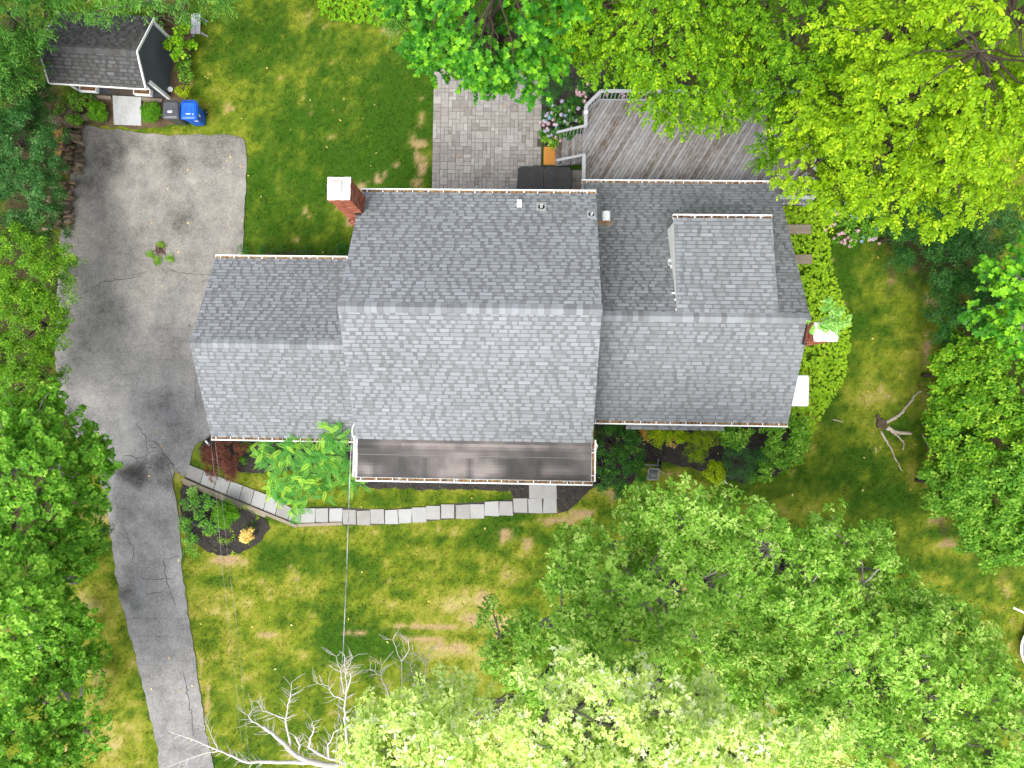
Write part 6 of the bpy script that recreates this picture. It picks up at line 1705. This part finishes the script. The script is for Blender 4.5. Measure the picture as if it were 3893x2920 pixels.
# ================================================================ small things round the garden
# stump with spreading surface roots
sc_ = at(3350, 1612)
sp = thing('tree_stump', 'rotten tree stump with pale roots spreading over the side lawn', 'stump', (sc_.x, sc_.y, 0))
pts = []
for k in range(14):
    a = 2 * math.pi * k / 14
    r_ = random.uniform(.17, .25)
    pts.append((sc_.x + r_ * math.cos(a), sc_.y + r_ * math.sin(a)))
MB().prism(pts, -.05, .12, .3, .05).build('stump_top', M['stump'], sp)
c = at(3336, 1585)
rock((c.x, c.y, .05), .08, .13, .08, .3, .2).build('stump_side', M['stump'], sp)
for pts, r0 in (([(3368, 1604), (3400, 1588), (3430, 1568), (3455, 1535), (3480, 1500), (3512, 1482)], .075), ([(3372, 1626), (3400, 1640), (3440, 1646), (3478, 1650)], .1), ([(3390, 1640), (3418, 1660), (3436, 1685), (3432, 1720)], .045),
               ([(3345, 1640), (3368, 1675), (3384, 1700), (3400, 1735), (3418, 1770), (3430, 1800)], .045), ([(3340, 1594), (3336, 1572)], .06), ([(3505, 1650), (3520, 1680), (3532, 1700)], .03), ([(3165, 1595), (3190, 1600), (3214, 1610)], .03), ([(3328, 1700), (3328, 1725)], .03)):
    q = [at(*p) for p in pts]
    n = len(q)
    P, rr = [], []
    for i in range(n - 1):
        for j in range(4):
            w = q[i].lerp(q[i + 1], j / 4)
            t = (i + j / 4) / (n - 1)
            P.append((w.x + random.gauss(0, .018), w.y + random.gauss(0, .018), .025 - .03 * t))
            rr.append(r0 * (1 - .55 * t) * random.uniform(.8, 1.2))
    MB().tube(P, rr, 7, .6).build('root', M['root'], sp, True)
# hose reel
h = at(2478, 1800, .3)
hr = thing('hose_reel', 'wheeled hose reel with coiled dark hose on the front lawn', 'hose reel', (h.x, h.y, 0))
def HR(x, y, z): return Vector((h.x + x, h.y + y, z))
for a, b in (((-.22, -.22, .62), (-.17, .22, .62)), ((.2, -.22, .62), (.24, .22, .62)), ((-.22, -.22, .62), (.2, -.22, .62)), ((-.17, .22, .64), (.24, .22, .64))):
    MB().bar(HR(*a), HR(*b), .045, .05, .75).build('frame', M['greyplastic'], hr)
for x in (-.2, .22):
    for y in (-.2, .2): MB().bar(HR(x, y, .62), HR(x * 1.1, y * 1.3, .05), .035, .035, .6).build('leg', M['greyplastic'], hr)
MB().bar(HR(-.36, .34, .14), HR(.34, .32, .14), .06, .06, .8).build('axle', M['greyplastic'], hr)
for x in (-.38, .36):
    MB().lathe(HR(x, .33, .15), [(0, -.035), (.15, -.035), (.15, .035), (0, .035)], 16, M=Matrix.Rotation(R(90), 3, 'Y')).build('wheel', M['black'], hr)
MB().lathe(HR(.02, 0, .42), [(0, -.19), (.1, -.19), (.1, .19), (0, .19)], 14, M=Matrix.Rotation(R(90), 3, 'Y')).build('drum', M['black'], hr)
for k in range(7):
    x = -.14 + k * .05
    P = [HR(x + .01 * math.sin(a), .2 * math.cos(a), .42 + .2 * math.sin(a)) for a in [2 * math.pi * i / 16 for i in range(17)]]
    MB().tube(P, .022, 6, .4).build('hose_coil', M['greyplastic'], hr, True)
MB().bar(HR(.22, .3, .3), HR(.24, .62, .5), .03, .03, .3).build('handle', M['greyplastic'], hr)
MB().tube([HR(.3, .1, .1), HR(.5, .05, .03), HR(.62, -.05, .02)], .02, 6, .8).build('hose_end', M['timber'], hr, True)
# white three armed sprinkler
c = at(2757, 1834, .1)
o = thing('lawn_sprinkler', 'white three armed sprinkler at the bed edge', 'sprinkler', (c.x, c.y, 0))
for k in range(3):
    a = R(90 + 120 * k)
    MB().bar((c.x, c.y, .09), (c.x + .11 * math.cos(a), c.y + .11 * math.sin(a), .08), .035, .03).build('arm', M['tank'], o)
MB().lathe((c.x, c.y, 0), [(.03, 0), (.02, .1), (.0, .12)], 10).build('spike', M['tank'], o)
# lamp post in the island bed
lb, lt = at(815, 1944, .1), at(742, 1990, 1.95)
lp = thing('lamp_post', 'leaning black lantern post in the round mulch bed', 'lamp', (lb.x, lb.y, 0))
MB().tube([(lb.x, lb.y, 0), (lt.x, lt.y, 1.75)], [.038, .032], 10).build('post', M['darkmetal'], lp, True)
MB().lathe((lt.x, lt.y, 1.74), [(.05, 0), (.075, .02), (.1, .2), (.12, .22), (.05, .3), (.0, .33)], 8).build('lantern', M['darkmetal'], lp)
for k in range(4):
    a = R(45 + 90 * k)
    MB().box((lt.x + .088 * math.cos(a), lt.y + .088 * math.sin(a), 1.85), (.006, .1, .15), a).build('pane', M['glass'], lp)
# white tank beside the wing
tk = thing('fuel_tank', 'white rounded tank against the end wall of the wing', 'tank', (10.4, .35, 0))
t0, t1 = at(3012, 1426, 1.25), at(3076, 1545, 1.25)
def stadium(x0, x1, y0, y1):
    return rrect(x0, x1, y0, y1, .1, 5)
MB().prism(stadium(t0.x - .5, t1.x, t1.y, t0.y), .18, 1.25, .5, .06).build('body', M['tank'], tk)
for sx in (0, 1):
    for sy in (0, 1): MB().box((t0.x - .3 + sx * (t1.x - t0.x + .16), t1.y + .1 + sy * (t0.y - t1.y - .2), .09), (.05, .05, .2)).build('leg', M['metal'], tk)
MB().lathe((t0.x + .3, t0.y - .2, 1.24), [(.03, 0), (.03, .05), (0, .06)], 10).build('cap', M['tank'], tk)
# timbers poking out of the groundcover, black edging
for a, b, w, lab in (((2975, 872), (3083, 872), .40, 'wide weathered plank step nearer the deck, over the groundcover'), ((2990, 987), (3086, 986), .40, 'wide weathered plank step nearer the chimney, over the groundcover')):
    A, B = at(*a, .3), at(*b, .3)
    o = thing('plank_step', lab, 'step', (A.x, A.y, 0), 'plank steps beside the wing')
    for k in range(3):
        MB().bar((A.x, A.y - .13 + k * .13, .3), (B.x, B.y - .13 + k * .13, .3), .126, .05, random.uniform(.35, .5)).build('plank', M['timber'], o)
    MB().box((B.x - .1, B.y, .14), (.08, .36, .27), 0, .3).build('support', M['timber'], o)
P = [at(3153, 955), at(3149, 985), at(3150, 1015), at(3156, 1045)]
o = MB().tube([(p.x, p.y, .05) for p in P], .045, 8).build('edging_strip', M['black'], None, True)
tag(o, 'curved black plastic edging strip between groundcover and side lawn', 'edging')
# cables
def cable(name, pts, r_, label):
    q = [at(*p) for p in pts]
    P = []
    for i in range(len(q) - 1):
        for j in range(8): P.append(q[i].lerp(q[i + 1], j / 8))
    P.append(q[-1])
    tag(MB().tube(P, r_, 6).build(name, M['cable'], None, True), label, 'cable')
cable('power_cable', [(1340, 1640, 5.2), (1334, 1720, 5.2), (1329, 1850, 5.3), (1322, 2050, 5.5), (1318, 2170, 5.7), (1306, 2450, 6.4), (1276, 2880, 7.8), (1268, 2990, 8.2)], .015, 'thick twisted power cable crossing the front lawn from the house corner')
cable('phone_wire', [(800, 1660, 3.2), (820, 1860, 3.6), (846, 2170, 4.3), (886, 2486, 5.2), (911, 2750, 6), (930, 2980, 7)], .004, 'thin dark wire over the front lawn nearer the driveway')
cable('phone_wire', [(815, 1660, 3.2), (840, 1860, 3.6), (872, 2170, 4.3), (903, 2400, 5), (930, 2700, 6), (955, 2980, 7)], .004, 'thin dark wire over the front lawn nearer the power cable')
# downspout shoe by the garage corner
c = at(788, 1686, .15)
o = MB().bar((c.x - .06, c.y + .12, .2), (c.x + .08, c.y - .1, .1), .07, .06).build('downspout_shoe', M['tank'])
tag(o, 'white downspout shoe beside the maroon shrub at the garage corner', 'downspout')
# white rail and rimmed panel at the far right edge
a, b = at(3852, 2310, .5), at(3930, 2345, .5)
o = thing('white_rail', 'white metal rail above the lawn at the edge near the oak', 'rail', (a.x, a.y, 0))
MB().tube([a, b], .045, 10).build('rail', M['tank'], o, True)
MB().tube([(b.x, b.y, .5), (b.x, b.y, 0)], .03, 8).build('post', M['tank'], o, True)
c = at(3990, 2470, .35)
o = thing('round_table', 'grey panel with a curved white rim cut by the lawn edge of the view', 'table', (c.x, c.y, 0))
MB().lathe((c.x, c.y, .3), [(0, 0), (1.1, 0), (1.1, .05), (0, .05)], 40).build('panel', M['greyplastic'], o)
MB().tube([(c.x + 1.12 * math.cos(t_), c.y + 1.12 * math.sin(t_), .34) for t_ in [2 * math.pi * k / 48 for k in range(49)]], .04, 8).build('rim', M['tank'], o, True)
for k in range(4):
    a_ = R(45 + 90 * k)
    MB().tube([(c.x + .9 * math.cos(a_), c.y + .9 * math.sin(a_), .3), (c.x + .9 * math.cos(a_), c.y + .9 * math.sin(a_), 0)], .03, 8).build('leg', M['tank'], o)
# brush pile behind the shed
bc = at(645, 75)
bp = MB()
for k in range(170):
    c = at(random.uniform(585, 705), random.uniform(20, 165), 0)
    a = random.gauss(R(-40), .6)
    l = random.uniform(.3, 1.1)
    z = random.uniform(.04, .4)
    P = [(c.x + math.cos(a) * l * (t - .5) + random.gauss(0, .03), c.y + math.sin(a) * l * (t - .5) + random.gauss(0, .03), z + random.gauss(0, .05)) for t in (0, .33, .66, 1)]
    bp.tube(P, [.014, .012, .01, .005], 5, random.uniform(.1, .95))
o = bp.build('brush_pile', M['twig'])
tag(o, 'heap of dead brown branches between shed and bench', 'brush', None, 'stuff')
# fallen leaves on lawn, drive and patio
n = 230
x = rng.uniform(-17, 16, n); y = rng.uniform(-15, 14, n)
keep = np.ones(n, dtype=bool)
for p in HOUSE_FOOT: keep &= ~in_poly(x, y, p)
x, y = x[keep], y[keep]; n = len(x)
a = rng.uniform(0, 6.3, n); l = rng.uniform(.03, .065, n)
dx, dy = np.cos(a), np.sin(a)
V = np.stack([np.stack([x + sx * dx * l - sy * dy * l * .5, y + sx * dy * l + sy * dx * l * .5, .055 + (sx + 1) * .008 + 0 * x], -1) for sx, sy in ((-1, 0), (0, -1), (1, 0), (0, 1))], 1).reshape(-1, 3)
tag(link('fallen_leaves', np_mesh('fallen_leaves', V, [(0, 1, 2, 3)], 4, n, M['lf_straw'], rng.random(n))), 'scattered small yellow fallen leaves on lawn and driveway', 'leaves', None, 'stuff')
